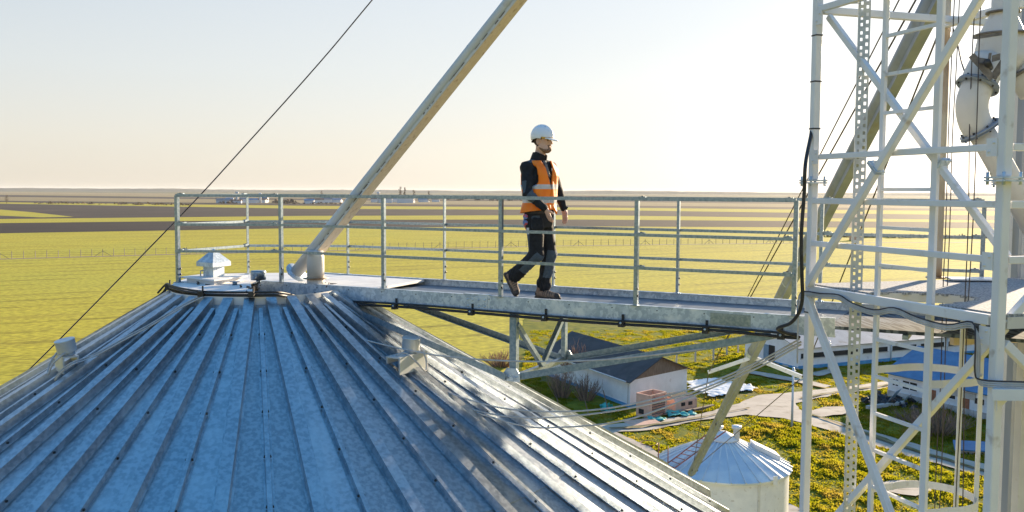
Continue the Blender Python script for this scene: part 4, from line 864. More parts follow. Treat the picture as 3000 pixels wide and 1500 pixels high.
for a in (.5, 1.35, 2.2): 
    c = (T(LT0, ls, 0) + T(LT1, ls, 0)) / 2; p = c + e2 * .33 - e1 * .325 * math.cos(a) + e2 * .325 * math.sin(a); m = MB(); m.beam(p + V(0, 0, -1.0), p + V(0, 0, -9), .045, .008, V(-math.sin(a), 0, 0) + e1 * .3); m.build('cage_strap', M['white'], ld)
# perforated cable tray
tr = thing('cable_tray', 'tall perforated galvanised cable tray standing behind the left tower leg', 'cable tray', T(.29, .12, E0))
def perf(name, p0, ux, wd, zlo, zhi, step):
    m = MB(); cols = [0, .2, .40, .60, .80, 1.0]
    nrm = ux.cross(V(0, 0, 1))
    strips = [(0, .16), (.36, .62), (.84, 1)]
    for a, b in strips: m.box(p0 + ux * wd * (a + b) / 2 + V(0, 0, (zlo + zhi) / 2), ux * wd * (b - a) / 2, nrm * .0015, V(0, 0, (zhi - zlo) / 2))
    z = zlo; k = 0
    while z < zhi:
        m.box(p0 + ux * wd * .26 + V(0, 0, z), ux * wd * .1, nrm * .0012, V(0, 0, step * (.34 if k % 2 else .22)))
        m.box(p0 + ux * wd * .73 + V(0, 0, z + step * .4), ux * wd * .11, nrm * .0012, V(0, 0, step * .27)); z += step; k += 1
    return m
P0 = T(.197, .1, 0); dA = (e1 * .25 + e2 * .97).normalized() * -1; dA = (e1 * .83 - e2 * .55).normalized()
m = perf('f', P0, dA, .088, -4, 3.3, .052); m.beam(P0 + dA * .044 + V(0, 0, E0), P0 + dA * .044 + V(0, 0, -4), .088, .003, dA); m.build('side_plate', M['tray'], tr)
dB = (e1 * .55 + e2 * .83).normalized(); m = perf('f', P0 + dA * .09, dB, .09, -4, 3.3, .06); m.beam(P0 + dA * .09 + dB * .045 + V(0, 0, E0), P0 + dA * .09 + dB * .045 + V(0, 0, -4), .09, .003, dB); m.build('face_plate', M['tray'], tr)
m = MB(); 
for zz in (-.9, .3, 1.575): m.beam(P0 + dA * .04 + V(0, 0, zz), T(.197, 0.02, zz), .02, .04)
m.build('bracket', M['tray'], tr)
rp = thing('rusty_pole', 'slim cream pole with rust streaks standing on the tower platform', 'pole', at(2742, 805, 8.83)); p = at(2742, 805, 8.83); m = MB(); m.tube([V(p.x, p.y, -.8), V(p.x, p.y, .6), V(p.x, p.y, 3.4)], .052, 12); m.build('shaft', M['rust'], rp); m = MB(); m.lathe(V(p.x, p.y, -.8), [(.09, 0), (.09, .015)], 12); m.build('base_plate', M['rust'], rp)
el = thing('elevator_leg', 'tall bucket elevator casings in cream and grey behind the right tower leg', 'elevator', at(2975, 1000, 9.6))
for u, v, dpt, ww, mk in ((2976, 400, 9.3, .075, 'cream'), (2998, 400, 9.0, .10, 'dirty'), (3036, 400, 8.7, .15, 'cream'), (2962, 900, 9.6, .06, 'white')):
    p = at(u, v, dpt); m = MB(); m.beam(V(p.x, p.y, E0), V(p.x, p.y, 3.6), ww, .1, V(1, .1, 0)); m.build('casing', M[mk], el)
# distributor with elbow
ds = thing('grain_distributor', 'cream grain distributor with a flanged elbow spout hanging inside the tower', 'distributor', at(2930, 500, 7.5))
hc_ = at(2928, 110, 7.5); f_ = 7.5 / FPX
m = MB(); m.lathe(hc_, [(.085, .62), (.085, .25), (.09, .235), (.17, .06), (.2, -.1), (.2, -.16), (.12, -.28)], 32); body = m.build('hopper', M['cream'], ds)
m = MB()
for z, r in ((.235, .125), (.06, .205)): m.lathe(hc_ + V(0, 0, z), [(r, -.007), (r, .007)], 32)
m.build('flange', M['steel'], ds)
E_ = [at(2893, 165, 7.45), at(2872, 205, 7.42), at(2860, 235, 7.40), at(2845, 275, 7.38), at(2843, 310, 7.38), at(2852, 345, 7.38), at(2866, 366, 7.38), at(2900, 420, 7.38), at(3060, 700, 7.35)]
m = MB(); m.tube(curve_pts(E_[:3], 6), .135, 28); m.build('branch', M['cream'], ds)
m = MB(); 
cp = curve_pts(E_[2:7], 9); m.tube(cp, .118, 28); m.build('elbow', M['cream'], ds)
for q, d in ((E_[2], E_[3] - E_[1]), (E_[6], E_[7] - E_[5])):
    d.normalize(); m = MB(); m.lathe(q, [(.155, -.011), (.155, .011)], 30, 0, d); m.lathe(q, [(.16, .013), (.16, .018)], 30, 0, d)
    for k in range(8): a = k * .785; x = d.cross(V(0, 0, 1)).normalized(); y = d.cross(x); m.lathe(q + (x * math.cos(a) + y * math.sin(a)) * .14, [(.009, -.025), (.009, .03)], 6, 1, d)
    m.build('flange', [M['dirty'], M['bolt']], ds)
m = MB(); m.tube([E_[6], E_[7], E_[8]], .098, 24); m.build('down_spout', M['cream'], ds)
m = MB(); r0 = [at(2978, 150, 7.5), at(2996, 200, 7.45), at(3030, 250, 7.4)]; m.tube(r0, .125, 24); m.build('branch', M['cream'], ds)
m = MB(); d = (r0[2] - r0[1]).normalized(); m.lathe(r0[1], [(.16, -.012), (.16, .012)], 28, 0, d); m.build('flange', M['steel'], ds)
lv = at(2890, 176, 7.22); m = MB(); m.lathe(lv, [(.026, -.1), (.026, .1)], 14, 0, (-.5, -.8, .1)); m.build('lever', M['bolt'], ds)
m = MB(); m.beam(lv, lv + V(.01, 0, .09), .02, .014); m.box(lv + V(-.05, 0, .03), (.035, 0, -.005), (0, .004, 0), (0, 0, .022)); m.box(lv + V(.055, 0, .055), (.03, 0, .008), (0, .004, 0), (0, 0, .025)); m.build('valve_handle', M['steel'], ds)
m = MB(); a = [at(2840, 148, 7.28), at(2903, 215, 7.2), at(2935, 165, 7.15)]; m.beam(a[0], a[1], .02, .05); m.beam(a[1], a[2], .02, .05); m.build('valve_collar', M['steel'], ds)
m = MB(); m.beam(at(2848, 97, 7.3), at(2935, 83, 7.1), .02, .02); m.build('rim', M['steel'], ds)
# ------------------------------------------------------------------ second spout running down to the small silo
q0, q1 = at(2031, 1381, 33.6), at(2720, 0, 11.3); qd = (q1 - q0).normalized(); qs = qd.cross(V(0, 0, 1)).normalized(); qu = qs.cross(qd); q1 = q1 + qd * 1.2
s2 = thing('grain_spout', 'long grey spout running from the tower down to the small silo', 'spout', q0)
m = MB(); m.tube([q0.lerp(q1, k / 12) for k in range(13)], .125, 24); pp2 = m.build('pipe', M['dirty'], s2)
for k in (4.2, 8.6, 13, 17.4): m = MB(); m.lathe(q0 + qd * k, [(.128, -.02), (.13, 0), (.128, .02)], 24, 0, qd, False); m.build('joint', M['galv'], pp2)
m = MB(); c = (q0 + qd * .6 + q1) / 2 - qu * .15; L = (q1 - q0).length / 2 - .3; m.box(c + qu * .02 + qs * .06, qd * L, qs * .004, qu * .05); m.box(c + qu * .02 - qs * .06, qd * L, qs * .004, qu * .05); m.box(c - qu * .032, qd * L, qs * .066, qu * .004); m.build('stiffener_channel', M['dirty'], s2)
oc = at(2208, 1030, 0); 
def on_spout(v):    # point of the spout axis at image row v
    best = None
    for k in range(400):
        p = q0.lerp(q1, k / 399); d = p.y * _c - p.z * _s; vv = 750 - FPX * (p.y * _s + p.z * _c) / d
        if best is None or abs(vv - v) < best[0]: best = (abs(vv - v), p)
    return best[1]
oc = on_spout(1030); tl, tr_ = at(2080, 1084, oc.y + 1.0), at(2354, 1096, oc.y - 1.0)
for p in (tl, tr_): m = MB(); m.beam(oc - qu * .1, p, .07, .09); m.build('outrigger_arm', M['white'], s2)
m = MB(); m.lathe(oc - qd * .15, [(.14, 0), (.14, .3)], 24, 0, qd, False); m.build('collar', M['galv'], s2)
for p, top in ((tl, at(2690, -40, 11.2)), (tr_, at(2790, -40, 10.9))):
    m = MB(); m.tube([q0 + qd * .5, p, top], .012, 5); m.build('guy_wire', M['dwire'], s2)
m = MB(); m.tube([at(2086, 1075, oc.y + 1), at(2640, -40, 12)], .01, 5); m.build('guy_wire', M['dwire'], s2)
m = MB(); 
for k in (1.0, 7.2, 13): m.box(q0 + qd * k - qs * .02 - qu * .12, qd * .06, qs * .11, qu * .02)
m.build('clip', M['steel'], s2)
# ------------------------------------------------------------------ small silo below
sc = at(2124, 1351, 36.0); SR = 2.6; sap = 1.24
ss = thing('small_silo', 'small white silo with a shallow cone roof in the sunlit grass below', 'silo', (sc.x, sc.y, E0))
m = MB(); m.lathe(V(sc.x, sc.y, 0), [(SR - .1, E0), (SR - .1, sc.z - .03)], 64, caps=False); m.build('wall', M['white'], ss)
m = MB(); p = sc + V(.8, -SR + .22, 0); m.beam(V(p.x, p.y, E0), V(p.x, p.y, sc.z - .05), .09, .05, V(1, .3, 0)); m.build('wall_seam', M['cream'], ss)
m = MB(); nseg = 30; vs = []
for r, z in ((.45, sap - .22), (SR * .5, sap * .52), (SR, 0), (SR, -.07)): vs += [sc + V(r * math.cos(6.2832 * k / nseg), r * math.sin(6.2832 * k / nseg), z) for k in range(nseg)]
m.add(vs, [(i * nseg + k, (i + 1) * nseg + k, (i + 1) * nseg + (k + 1) % nseg, i * nseg + (k + 1) % nseg) for i in range(3) for k in range(nseg)])
M['sroof'] = mat('small silo roof', (.50, .56, .62), (.62, .66, .70), 1.2, .42, .25, c3=(.74, .74, .72), s3=1.2, lo3=.5, hi3=.7)
m.build('roof', M['sroof'], ss)
m = MB(); m.beam(sc + V(.42, 0, sap - .21 + .02), sc + V(SR + .03, 0, .02), .045, .05); rb = m.build('roof_rib', M['sroof'], ss); base = rb.data
for v in base.vertices: v.co -= (sc - V(sc.x, sc.y, 0)) * 0
for k in range(1, nseg): o = dup(rb, ss); o.rotation_euler.z = 6.2832 * k / nseg
m = MB(); m.lathe(sc, [(.62, sap - .26), (.60, sap - .2), (.12, sap + .04), (.02, sap + .05)], 24); cp_ = m.build('cap', M['white'], ss)
for dx, dy, h in ((.45, -.25, .42), (-.15, .25, .3)): m = MB(); p = sc + V(dx, dy, sap - .2); m.lathe(p, [(.12, -.05), (.12, h), (.19, h), (.19, h + .1), (.02, h + .12)], 16); m.build('vent', M['white'], cp_)
m = MB(); p = sc + V(SR * .62, -.1, sap * .36 + .12); m.box(p, V(.5, 0, -.24), V(0, .35, 0), V(0, 0, .1)); m.build('hatch', M['white'], ss)
m = MB(); p = sc + V(1.45, -SR * .83, -.0); m.box(p, (.09, .03, 0), (0, .02, 0), (0, 0, .16)); m.build('lug', M['white'], ss)
rl = thing('roof_ladder', 'red ladder lying up the roof of the small silo', 'ladder', at(1980, 1350, 34.3)); zc = lambda x, y: sap * (1 - math.hypot(x - sc.x, y - sc.y) / SR) + sc.z + .06
def onroof(u, v):
    for k in range(900):
        y = 33 + k * .006; p = at(u, v, y)
        if p.z <= zc(p.x, p.y): return p
    return at(u, v, 34.5)
la = [onroof(1958, 1356), onroof(2074, 1268)]; lb = [onroof(1983, 1366), onroof(2132, 1256)]
for a, b in (la, lb): m = MB(); m.beam(a, b, .035, .04); m.build('stringer', M['red'], rl)
m = MB()
for k in range(9): m.beam(la[0].lerp(la[1], k / 8), lb[0].lerp(lb[1] * .86 + lb[0] * .14, k / 8), .025, .025)
m.build('rung', M['red'], rl)
m = MB(); h0 = onroof(1935, 1347); h1 = onroof(1963, 1358)
for p, hh_ in ((h0, .75), (h1, .75), (h0 + V(-.6, .5, 0), .4)): m.tube([p, p + V(0, 0, hh_)], .02, 6)
m.tube([h0 + V(-.33 + .33 * math.cos(a), .35 + .35 * math.sin(a) , .68 - .05) for a in np.linspace(0, 6.28, 20)], .014, 5); m.build('hand_hoop', M['red'], rl)

# ------------------------------------------------------------------ cables
def cable(name, label, pts, r, mk, cat='cable', group=None, n=60, sides=8):
    m = MB(); m.tube(curve_pts(pts, n), r, sides); return tag(m.build(name, M[mk]), label, cat, group)
cd = thing('conduit', 'thick black cable conduit clamped under the gangway and round the silo deck', 'conduit', W(3, -.03, -1.31))
lowpts = [W(a, -.04, -1.305 - .008 * math.sin(a * 2.1)) for a in (6.15, 5.6, 5, 4, 3, 2, 1, .45)]
cpts = [at(2384, 300, 8.35), at(2373, 380, 8.2), at(2357, 470, 7.95), at(2354, 560, 7.97), at(2347, 680, 7.97), at(2350, 800, 8.0), at(2352, 860, 8.05), at(2343, 905, 8.1), at(2318, 938, 8.2), at(2280, 957, 8.35)] + lowpts + [at(830, 873, 10.1), at(760, 873, 10.04), at(680, 873.5, 10.05), at(600, 872, 10.12), at(540, 864, 10.3), at(505, 855, 10.55), at(492, 851, 10.75)] + [cone(r, az, .02) for r, az in ((1.12, 189), (1.5, 186), (2.0, 183.5), (2.6, 182), (3.4, 180))]
m = MB(); m.tube(curve_pts(cpts, 200), .016, 10); m.build('hose', M['black'], cd)
m = MB(); m.tube(curve_pts([p + V(-.012, -.012, .034) for p in cpts[10:-4]], 120), .012, 8); m.build('hose', M['black'], cd)
for a in (.55, 1.72, 2.72, 3.6, 4.45, 5.3, 6.0): 
    m = MB(); p = W(a, -.045, -1.30); m.box(p, WD * .03, WN * .028, V(0, 0, .032)); m.box(p + V(0, 0, .05) + WN * .03, WD * .012, WN * .004, V(0, 0, .04)); m.lathe(p + V(0, 0, .01) - WN * .028, [(.011, 0), (.011, .012)], 6, 1, -WN); m.build('clamp', [M['black'], M['galv']], cd)
for u, v, y in ((590, 868, 10.08), (738, 868, 10.0), (494, 850, 10.7)): m = MB(); p = at(u, v + 2, y); m.box(p, (.03, 0, 0), (0, .03, 0), (0, 0, .03)); m.box(p + V(.02, 0, .05), (.008, 0, 0), (0, .006, 0), (0, 0, .035)); m.build('clamp', M['black'], cd)
Y = lambda u, a=10.3, b=8.5: a + (b - a) * (u - 850) / 1500
def wl(pts): return [at(u, v, Y(u)) for u, v in pts]
cable('cable', 'highest grey cable sagging over the roof through the truss under the gangway', wl([(870, 886), (930, 925), (1000, 979), (1252, 1039), (1505, 1058), (1757, 1052), (2000, 1025), (2200, 996), (2350, 965)]), .0085, 'wire', 'cable', 'grey cables from silo to tower')
cable('cable', 'second highest sagging grey cable, crossing just below the truss under the gangway', wl([(830, 884), (900, 915), (1000, 978), (1150, 1072), (1303, 1147), (1505, 1200), (1757, 1197), (2009, 1140), (2200, 1064), (2345, 985)]), .0085, 'wire', 'cable', 'grey cables from silo to tower')
cable('cable', 'third sagging grey cable, running close beneath the second to the tower', wl([(845, 884), (910, 915), (1000, 986), (1150, 1092), (1303, 1172), (1505, 1222), (1757, 1208), (2009, 1152), (2200, 1072), (2350, 992)]), .0085, 'wire', 'cable', 'grey cables from silo to tower')
cable('cable', 'lowest grey cable hanging deepest over the lit roof panels', wl([(720, 880), (800, 905), (900, 940), (1000, 1000), (1252, 1150), (1505, 1240), (1656, 1250), (1858, 1222), (2100, 1126), (2240, 1062), (2350, 1000)]), .0085, 'wire', 'cable', 'grey cables from silo to tower')
for i, (d0, lb_) in enumerate(((0, 'upper one of two grey cables running over the ribs to the left roof vent'), (6, 'lower one of two grey cables running over the ribs to the left roof vent'))):
    cable('cable', lb_, [oncone(u, v + d0, .03)[0] for u, v in ((596, 874), (555, 893), (500, 925), (440, 962), (370, 1000), (300, 1040), (250, 1063))] + [oncone(222, 1072 + d0, .12)[0], oncone(190, 1092 + d0, .1)[0], oncone(165, 1122 + d0, .02)[0]], .009, 'wire', 'cable', 'grey cables to the left roof vent')
cable('guy_wire', 'thin dark guy wire slanting across the sky and field at left', [at(2000, -1120, 12.0), at(1130, -54, 12.6), at(930, 190, 12.55), at(700, 452, 12.5), at(560, 608, 12.45), at(330, 850, 12.4), at(150, 1036, 12.35), at(64, 1122, 12.3)], .0085, 'dwire', 'wire', n=40, sides=6)
fest = [(0, 852, 860), ]
def pb(t, dz): return T(t, -.075, -.86 + dz)
for i, (r, o, mk) in enumerate(((.007, 0, 'wire'), (.006, .014, 'wire'), (.006, -.014, 'wire'), (.006, .024, 'dwire'))):
    pts = [T(-.03, -.07, -1.5 + o), T(-.025, -.08, -1.1 + o), T(-.005, -.09, -.9 + o), pb(.12, -.02 + o), pb(.24, -.005 + o), pb(.32, -.05 + o), pb(.45, -.075 + o), pb(.56, -.03 + o), pb(.68, -.07 + o), pb(.82, -.085 + o), pb(.93, -.035 + o), T(.962, -.08 - o, -1.0), T(.965, -.08 - o, -1.2), T(.985, -.085, -1.27 + o)] + [at(2990, 1113 - o * 400, 6.0), at(3080, 1113 - o * 400, 5.9)]
    cable('cable', ['grey cable festooned along the white platform edge beam, middle of the bundle', 'thin grey cable just above the middle one along the platform edge beam', 'grey cable lowest in the bundle along the platform edge beam', 'dark cable, highest in the bundle festooned along the platform edge beam'][i], pts, r, mk, 'cable', 'cables along the platform edge')
for i, (u, y, mk) in enumerate(((2779, 8.0, 'dwire'), (2791, 8.1, 'dwire'), (2842, 7.3, 'dwire'), (2858, 7.2, 'dwire'))):
    p = at(u, 300, y); m = MB(); rg = random.Random(i); m.tube(curve_pts([V(p.x + rg.uniform(-.012, .012), p.y, z) for z in (3.2, 2, 1.2, .5, -.2, -.9, -1.6, -2.4, -3.4)], 40), .0045, 5)
    tag(m.build('hoist_rope', M[mk]), ['leftmost thin hanging rope, just right of the rusty pole', 'second thin hanging rope, close right of the leftmost one', 'third thin hanging rope, passing in front of the elbow spout', 'rightmost thin hanging rope, passing in front of the elbow spout flange'][i], 'rope', 'ropes hanging inside the tower')
cable('cable', 'loose dark wire loop tied to the rusty pole beside the distributor', [at(2785, 70, 8.4), at(2800, 120, 8.3), at(2810, 165, 8.1), at(2822, 200, 7.9), at(2832, 215, 7.6)], .006, 'dwire')
# ------------------------------------------------------------------ the worker: signed-distance shapes turned into single smooth meshes
from functools import reduce
def mx(l): return reduce(np.maximum, l)
class Field:
    def __init__(s, lo, hi, h):
        s.lo = np.array(lo, float); s.h = h; s.n = np.ceil((np.array(hi) - s.lo) / h).astype(int) + 1; s.v = np.full(s.n, .25, np.float32)
    def sl(s, lo, hi):
        a = np.clip(np.floor((np.array(lo) - s.lo) / s.h).astype(int), 0, s.n); b = np.clip(np.ceil((np.array(hi) - s.lo) / s.h).astype(int) + 1, 0, s.n)
        r = tuple(slice(i, j) for i, j in zip(a, b)); g = np.meshgrid(*[s.lo[k] + s.h * np.arange(a[k], b[k]) for k in range(3)], indexing='ij', sparse=True)
        return r, [x.astype(np.float32) for x in g]
    def put(s, d, r, k):
        if d.size == 0: return
        a = s.v[r]
        if k > 0: hh = np.clip(.5 + .5 * (a - d) / k, 0, 1); s.v[r] = a + (d - a) * hh - k * hh * (1 - hh)
        else: s.v[r] = np.minimum(a, d)
    def cap(s, a, b, ra, rb, k=.02):
        a = np.array(a, float); b = np.array(b, float); M_ = max(ra, rb) + .09; r, (x, y, z) = s.sl(np.minimum(a, b) - M_, np.maximum(a, b) + M_)
        ba = b - a; L2 = ba @ ba; t = np.clip(((x - a[0]) * ba[0] + (y - a[1]) * ba[1] + (z - a[2]) * ba[2]) / L2, 0, 1)
        d = np.sqrt((x - a[0] - t * ba[0]) ** 2 + (y - a[1] - t * ba[1]) ** 2 + (z - a[2] - t * ba[2]) ** 2) - (ra + (rb - ra) * t); s.put(d, r, k)
    def ell(s, c, rr, k=.02, R=None, sub=False):
        c = np.array(c, float); rr = np.array(rr, float); M_ = rr.max() + .09; r, (x, y, z) = s.sl(c - M_, c + M_)
        X, Y, Z = x - c[0], y - c[1], z - c[2]
        if R is not None: X, Y, Z = R[0][0] * X + R[0][1] * Y + R[0][2] * Z, R[1][0] * X + R[1][1] * Y + R[1][2] * Z, R[2][0] * X + R[2][1] * Y + R[2][2] * Z
        k0 = np.sqrt((X / rr[0]) ** 2 + (Y / rr[1]) ** 2 + (Z / rr[2]) ** 2); k1 = np.sqrt((X / rr[0] ** 2) ** 2 + (Y / rr[1] ** 2) ** 2 + (Z / rr[2] ** 2) ** 2) + 1e-6
        d = k0 * (k0 - 1) / k1
        if sub: a = s.v[r]; s.v[r] = np.maximum(a, -d)
        else: s.put(d, r, k)
    def grid(s): return [x.astype(np.float32) for x in np.meshgrid(*[s.lo[k] + s.h * np.arange(s.n[k]) for k in range(3)], indexing='ij', sparse=True)]
def nets(F):
    v = F.v; s = v < 0; n = np.array(v.shape); O = [(i, j, k) for i in (0, 1) for j in (0, 1) for k in (0, 1)]
    cn = sum(s[i:n[0] - 1 + i, j:n[1] - 1 + j, k:n[2] - 1 + k].astype(np.int8) for i, j, k in O); mask = (cn > 0) & (cn < 8); cells = np.argwhere(mask); idx = np.full(mask.shape, -1); idx[mask] = np.arange(len(cells))
    acc = np.zeros((len(cells), 3)); cnt = np.zeros(len(cells))
    val = {o: v[cells[:, 0] + o[0], cells[:, 1] + o[1], cells[:, 2] + o[2]] for o in O}
    for o in O:
        for ax in range(3):
            if o[ax] == 0:
                p = list(o); p[ax] = 1; p = tuple(p); a, b = val[o], val[p]; cr = (a < 0) != (b < 0); t = np.where(cr, a / np.where(cr, a - b, 1), 0)
                for q in range(3): acc[:, q] += np.where(cr, o[q] + (t if q == ax else 0), 0)
                cnt += cr
    P = (cells + acc / cnt[:, None]) * F.h + F.lo; faces = []
    for ax in range(3):
        u, w_ = [(1, 2), (2, 0), (0, 1)][ax]; lo = [slice(None)] * 3; hi = [slice(None)] * 3; lo[ax] = slice(0, -1); hi[ax] = slice(1, None); cr = s[tuple(lo)] != s[tuple(hi)]; E_ = np.argwhere(cr); E_ = E_[(E_[:, u] > 0) & (E_[:, w_] > 0) & (E_[:, u] < n[u] - 1) & (E_[:, w_] < n[w_] - 1)]
        ins = s[E_[:, 0], E_[:, 1], E_[:, 2]]; q = []
        for du, dw in ((-1, -1), (0, -1), (0, 0), (-1, 0)): c = E_.copy(); c[:, u] += du; c[:, w_] += dw; q.append(idx[c[:, 0], c[:, 1], c[:, 2]])
        q = np.stack(q, 1); q[~ins] = q[~ins][:, ::-1]; faces.append(q)
    f = np.concatenate(faces); f = f[(f >= 0).all(1)]
    return P, f
GO = W(3.27, .52, -1.19)           # between the worker's feet, on the grating
pers = thing('person', 'bearded worker in white helmet and orange hi-vis vest walking along the gangway', 'person', GO)
pers.rotation_euler.z = TH
def mesh_of(name, F, mats, parent=pers, region=None, smooth_it=0, top=False):
    P, f = nets(F); me = bpy.data.meshes.new(name)
    me.vertices.add(len(P)); me.vertices.foreach_set('co', P.ravel()); me.loops.add(f.size); me.loops.foreach_set('vertex_index', f.ravel().astype(np.int32))
    me.polygons.add(len(f)); me.polygons.foreach_set('loop_start', np.arange(0, f.size, 4)); me.polygons.foreach_set('loop_total', np.full(len(f), 4)); me.update(calc_edges=True)
    for m_ in (mats if isinstance(mats, list) else [mats]): me.materials.append(m_)
    if region is not None: c = P[f].mean(1); me.polygons.foreach_set('material_index', region(c[:, 0], c[:, 1], c[:, 2]).astype(np.int32))
    me.polygons.foreach_set('use_smooth', np.ones(len(f), bool)); me.validate(); me.update()
    o = bpy.data.objects.new(name, me); COL.objects.link(o); o.parent = parent
    if smooth_it: b = o.modifiers.new('smooth', 'SMOOTH'); b.iterations = smooth_it; b.factor = .5
    return o
M['skin'] = mat('skin', (.62, .37, .27), (.68, .43, .33), 40, .5, spec=.4, lo=.3, hi=.7)
M['hair'] = mat('dark brown hair', (.03, .02, .015), (.06, .04, .03), 90, .7)
M['beard'] = mat('short beard', (.13, .08, .055), (.34, .205, .145), 120, .8, lo=.4, hi=.62)
M['jacket'] = mat('black work jacket', (.007, .0075, .010), (.014, .015, .019), 30, .85, bump=.3, bscale=60)
M['slate'] = mat('slate reinforcement', (.055, .075, .10), (.075, .10, .13), 40, .85, bump=.3, bscale=80)
M['orange'] = mat('orange hi vis', (1.0, .20, .004), (1.0, .25, .006), 12, .55, bump=.25, bscale=18)
M['band'] = mat('reflective band', (.50, .50, .54), (.58, .58, .62), 30, .35, .2)
M['zip'] = mat('grey zip fleece', (.25, .23, .21), (.12, .11, .11), 60, .6)
M['helmet'] = mat('white helmet plastic', (.78, .80, .82), (.82, .83, .85), 5, .28, coat=.3)
M['shoe'] = mat('brown suede shoe', (.20, .13, .09), (.28, .19, .13), 50, .85)
M['sole'] = mat('dark rubber sole', (.03, .026, .024), (.06, .05, .045), 40, .7)
M['eye'] = mat('eye', (.02, .015, .012), None, rough=.2); M['lens'] = mat('blue red lens', (.15, .25, .55), (.6, .08, .1), 14, .15, lo=.45, hi=.5)
M['yellowband'] = mat('yellow helmet lining', (.75, .45, .06), None, rough=.6)
A_ = lambda *a: np.array(a, float)
# joints (forward, left, up)
SH_R, SH_L = A_(-.085, -.185, 1.45), A_(.035, .155, 1.455)
EL_R, WR_R = A_(-.03, -.265, 1.165), A_(.155, -.20, 1.005)
EL_L, WR_L = A_(.085, .245, 1.19), A_(.155, .265, .99)
HP_R, HP_L = A_(-.03, -.09, .93), A_(-.02, .09, .93)
KN_R, AN_R = A_(.005, -.115, .505), A_(-.285, -.12, .245)
KN_L, AN_L = A_(.055, .105, .50), A_(-.025, .11, .10)
NK, HD = A_(-.045, 0, 1.55), A_(.015, 0, 1.735)
PROF = np.array([(.78, .150, .115), (.86, .170, .13), (.95, .176, .133), (1.05, .166, .125), (1.15, .172, .128), (1.25, .188, .138), (1.35, .196, .138), (1.42, .186, .124), (1.48, .140, .098), (1.52, .10, .08), (1.56, .065, .068), (1.60, .058, .062)])
def torso_d(g, infl=0, dz=0):
    x, y, z = g; zz = np.clip(z - dz, .78, 1.6); a = np.interp(zz, PROF[:, 0], PROF[:, 1]) + infl; b = np.interp(zz, PROF[:, 0], PROF[:, 2]) + infl
    tau = np.interp(zz, (.85, 1.5), (rad(6), rad(20))); cx = np.interp(zz, (.85, 1.1, 1.35, 1.5, 1.6), (-.025, -.02, -.02, -.02, -.04)); X = x - cx; c, s_ = np.cos(tau), np.sin(tau)
    lat = -X * -s_ + y * c; fw = X * c - y * s_
    lat = y * c + X * s_; fw = X * c - y * s_
    p = 2.4; d = ((np.abs(lat) / a) ** p + (np.abs(fw) / b) ** p) ** (1 / p) - 1
    return d * np.minimum(a, b), lat, fw
def wrinkle(g, amp, f1=38, f2=23):
    x, y, z = g; return amp * (np.sin(f1 * z + 9 * np.sin(f2 * x * .8 + 3) + 7 * y) * .5 + np.sin(f2 * z * 1.3 - 14 * x + 11 * y + 2 * np.sin(31 * y)) * .5)
def add_torso(F, infl, zlo, zhi):
    r, g = F.sl((-.4, -.4, zlo - .05), (.4, .4, zhi + .05)); d, _, _ = torso_d(g, infl); d = np.maximum(d, np.maximum(zlo - g[2], g[2] - zhi)); F.put(d.astype(np.float32), r, .025)
def head(F, infl=0):
    q = HD; k = .03
    F.ell(q + (-.012, 0, .035), A_(.098, .076, .098) + infl, k); F.ell(q + (.022, 0, -.03), A_(.068, .060, .092) + infl, k); F.cap(q + (.05, .025, -.085), q + (.05, -.025, -.085), .030 + infl, .030 + infl, .03)
    F.cap(q + (-.01, .045, -.06), q + (.05, .02, -.092), .028 + infl, .024 + infl, .03); F.cap(q + (-.01, -.045, -.06), q + (.05, -.02, -.092), .028 + infl, .024 + infl, .03)
    F.cap(q + (.074, 0, .022), q + (.106, 0, -.02), .011 + infl, .0155 + infl, .014); F.cap(q + (.088, .010, -.026), q + (.088, -.010, -.026), .011 + infl, .011 + infl, .012)
    F.cap(q + (.072, .034, .03), q + (.082, .012, .026), .012 + infl, .012 + infl, .015); F.cap(q + (.072, -.034, .03), q + (.082, -.012, .026), .012 + infl, .012 + infl, .015)
    F.cap(q + (.078, .018, -.052), q + (.078, -.018, -.052), .011 + infl, .011 + infl, .012); F.ell(q + (.078, 0, -.092), A_(.022, .024, .018) + infl, .02)
def hand(F, wr, el, tipdir, side, curl):
    d = A_(*tipdir); d /= np.linalg.norm(d); lat = np.cross(d, A_(side[0], side[1], side[2])); lat /= np.linalg.norm(lat); nrm = np.cross(lat, d)
    pc = wr + d * .05
    for o in (-.026, -.009, .009, .026): F.cap(wr + d * .01 + lat * o * .7, wr + d * .088 + lat * o, .015, .0125, .012)
    for i, (o, L) in enumerate(((-.029, .062), (-.010, .074), (.010, .070), (.029, .056))):
        a = wr + d * .09 + lat * o; b = a + (d * .95 + nrm * .12 * curl + lat * o * 1.2) * L * .52; c = b + (d * .86 + nrm * .45 * curl) * L * .48; F.cap(a, b, .0105, .0092, .004); F.cap(b, c, .0092, .0072, .004)
    return d, lat, nrm
H_ = .0042
F = Field((-.48, -.42, .02), (.42, .46, 1.90), H_)
head(F); F.cap(NK + (0, 0, -.06), HD + (-.015, 0, -.05), .058, .055, .03)
for s_ in (-1, 1): F.ell(HD + (-.018, s_ * .077, -.005), (.022, .012, .034), .006); F.ell(HD + (-.014, s_ * .088, -.002), (.011, .006, .02), sub=True, k=0)
add_torso(F, -.03, .80, 1.56)
for a, b, c, r in ((SH_R, EL_R, WR_R, 1), (SH_L, EL_L, WR_L, 1)): F.cap(a, b, .045, .038); F.cap(b, c, .036, .024); F.cap((a + A_(-.02, 0, 1.44)) / 2, a, .06, .045, .04)
for a, b, c in ((HP_R, KN_R, AN_R), (HP_L, KN_L, AN_L)): F.cap(a, b, .075, .05); F.cap(b, c, .046, .032)
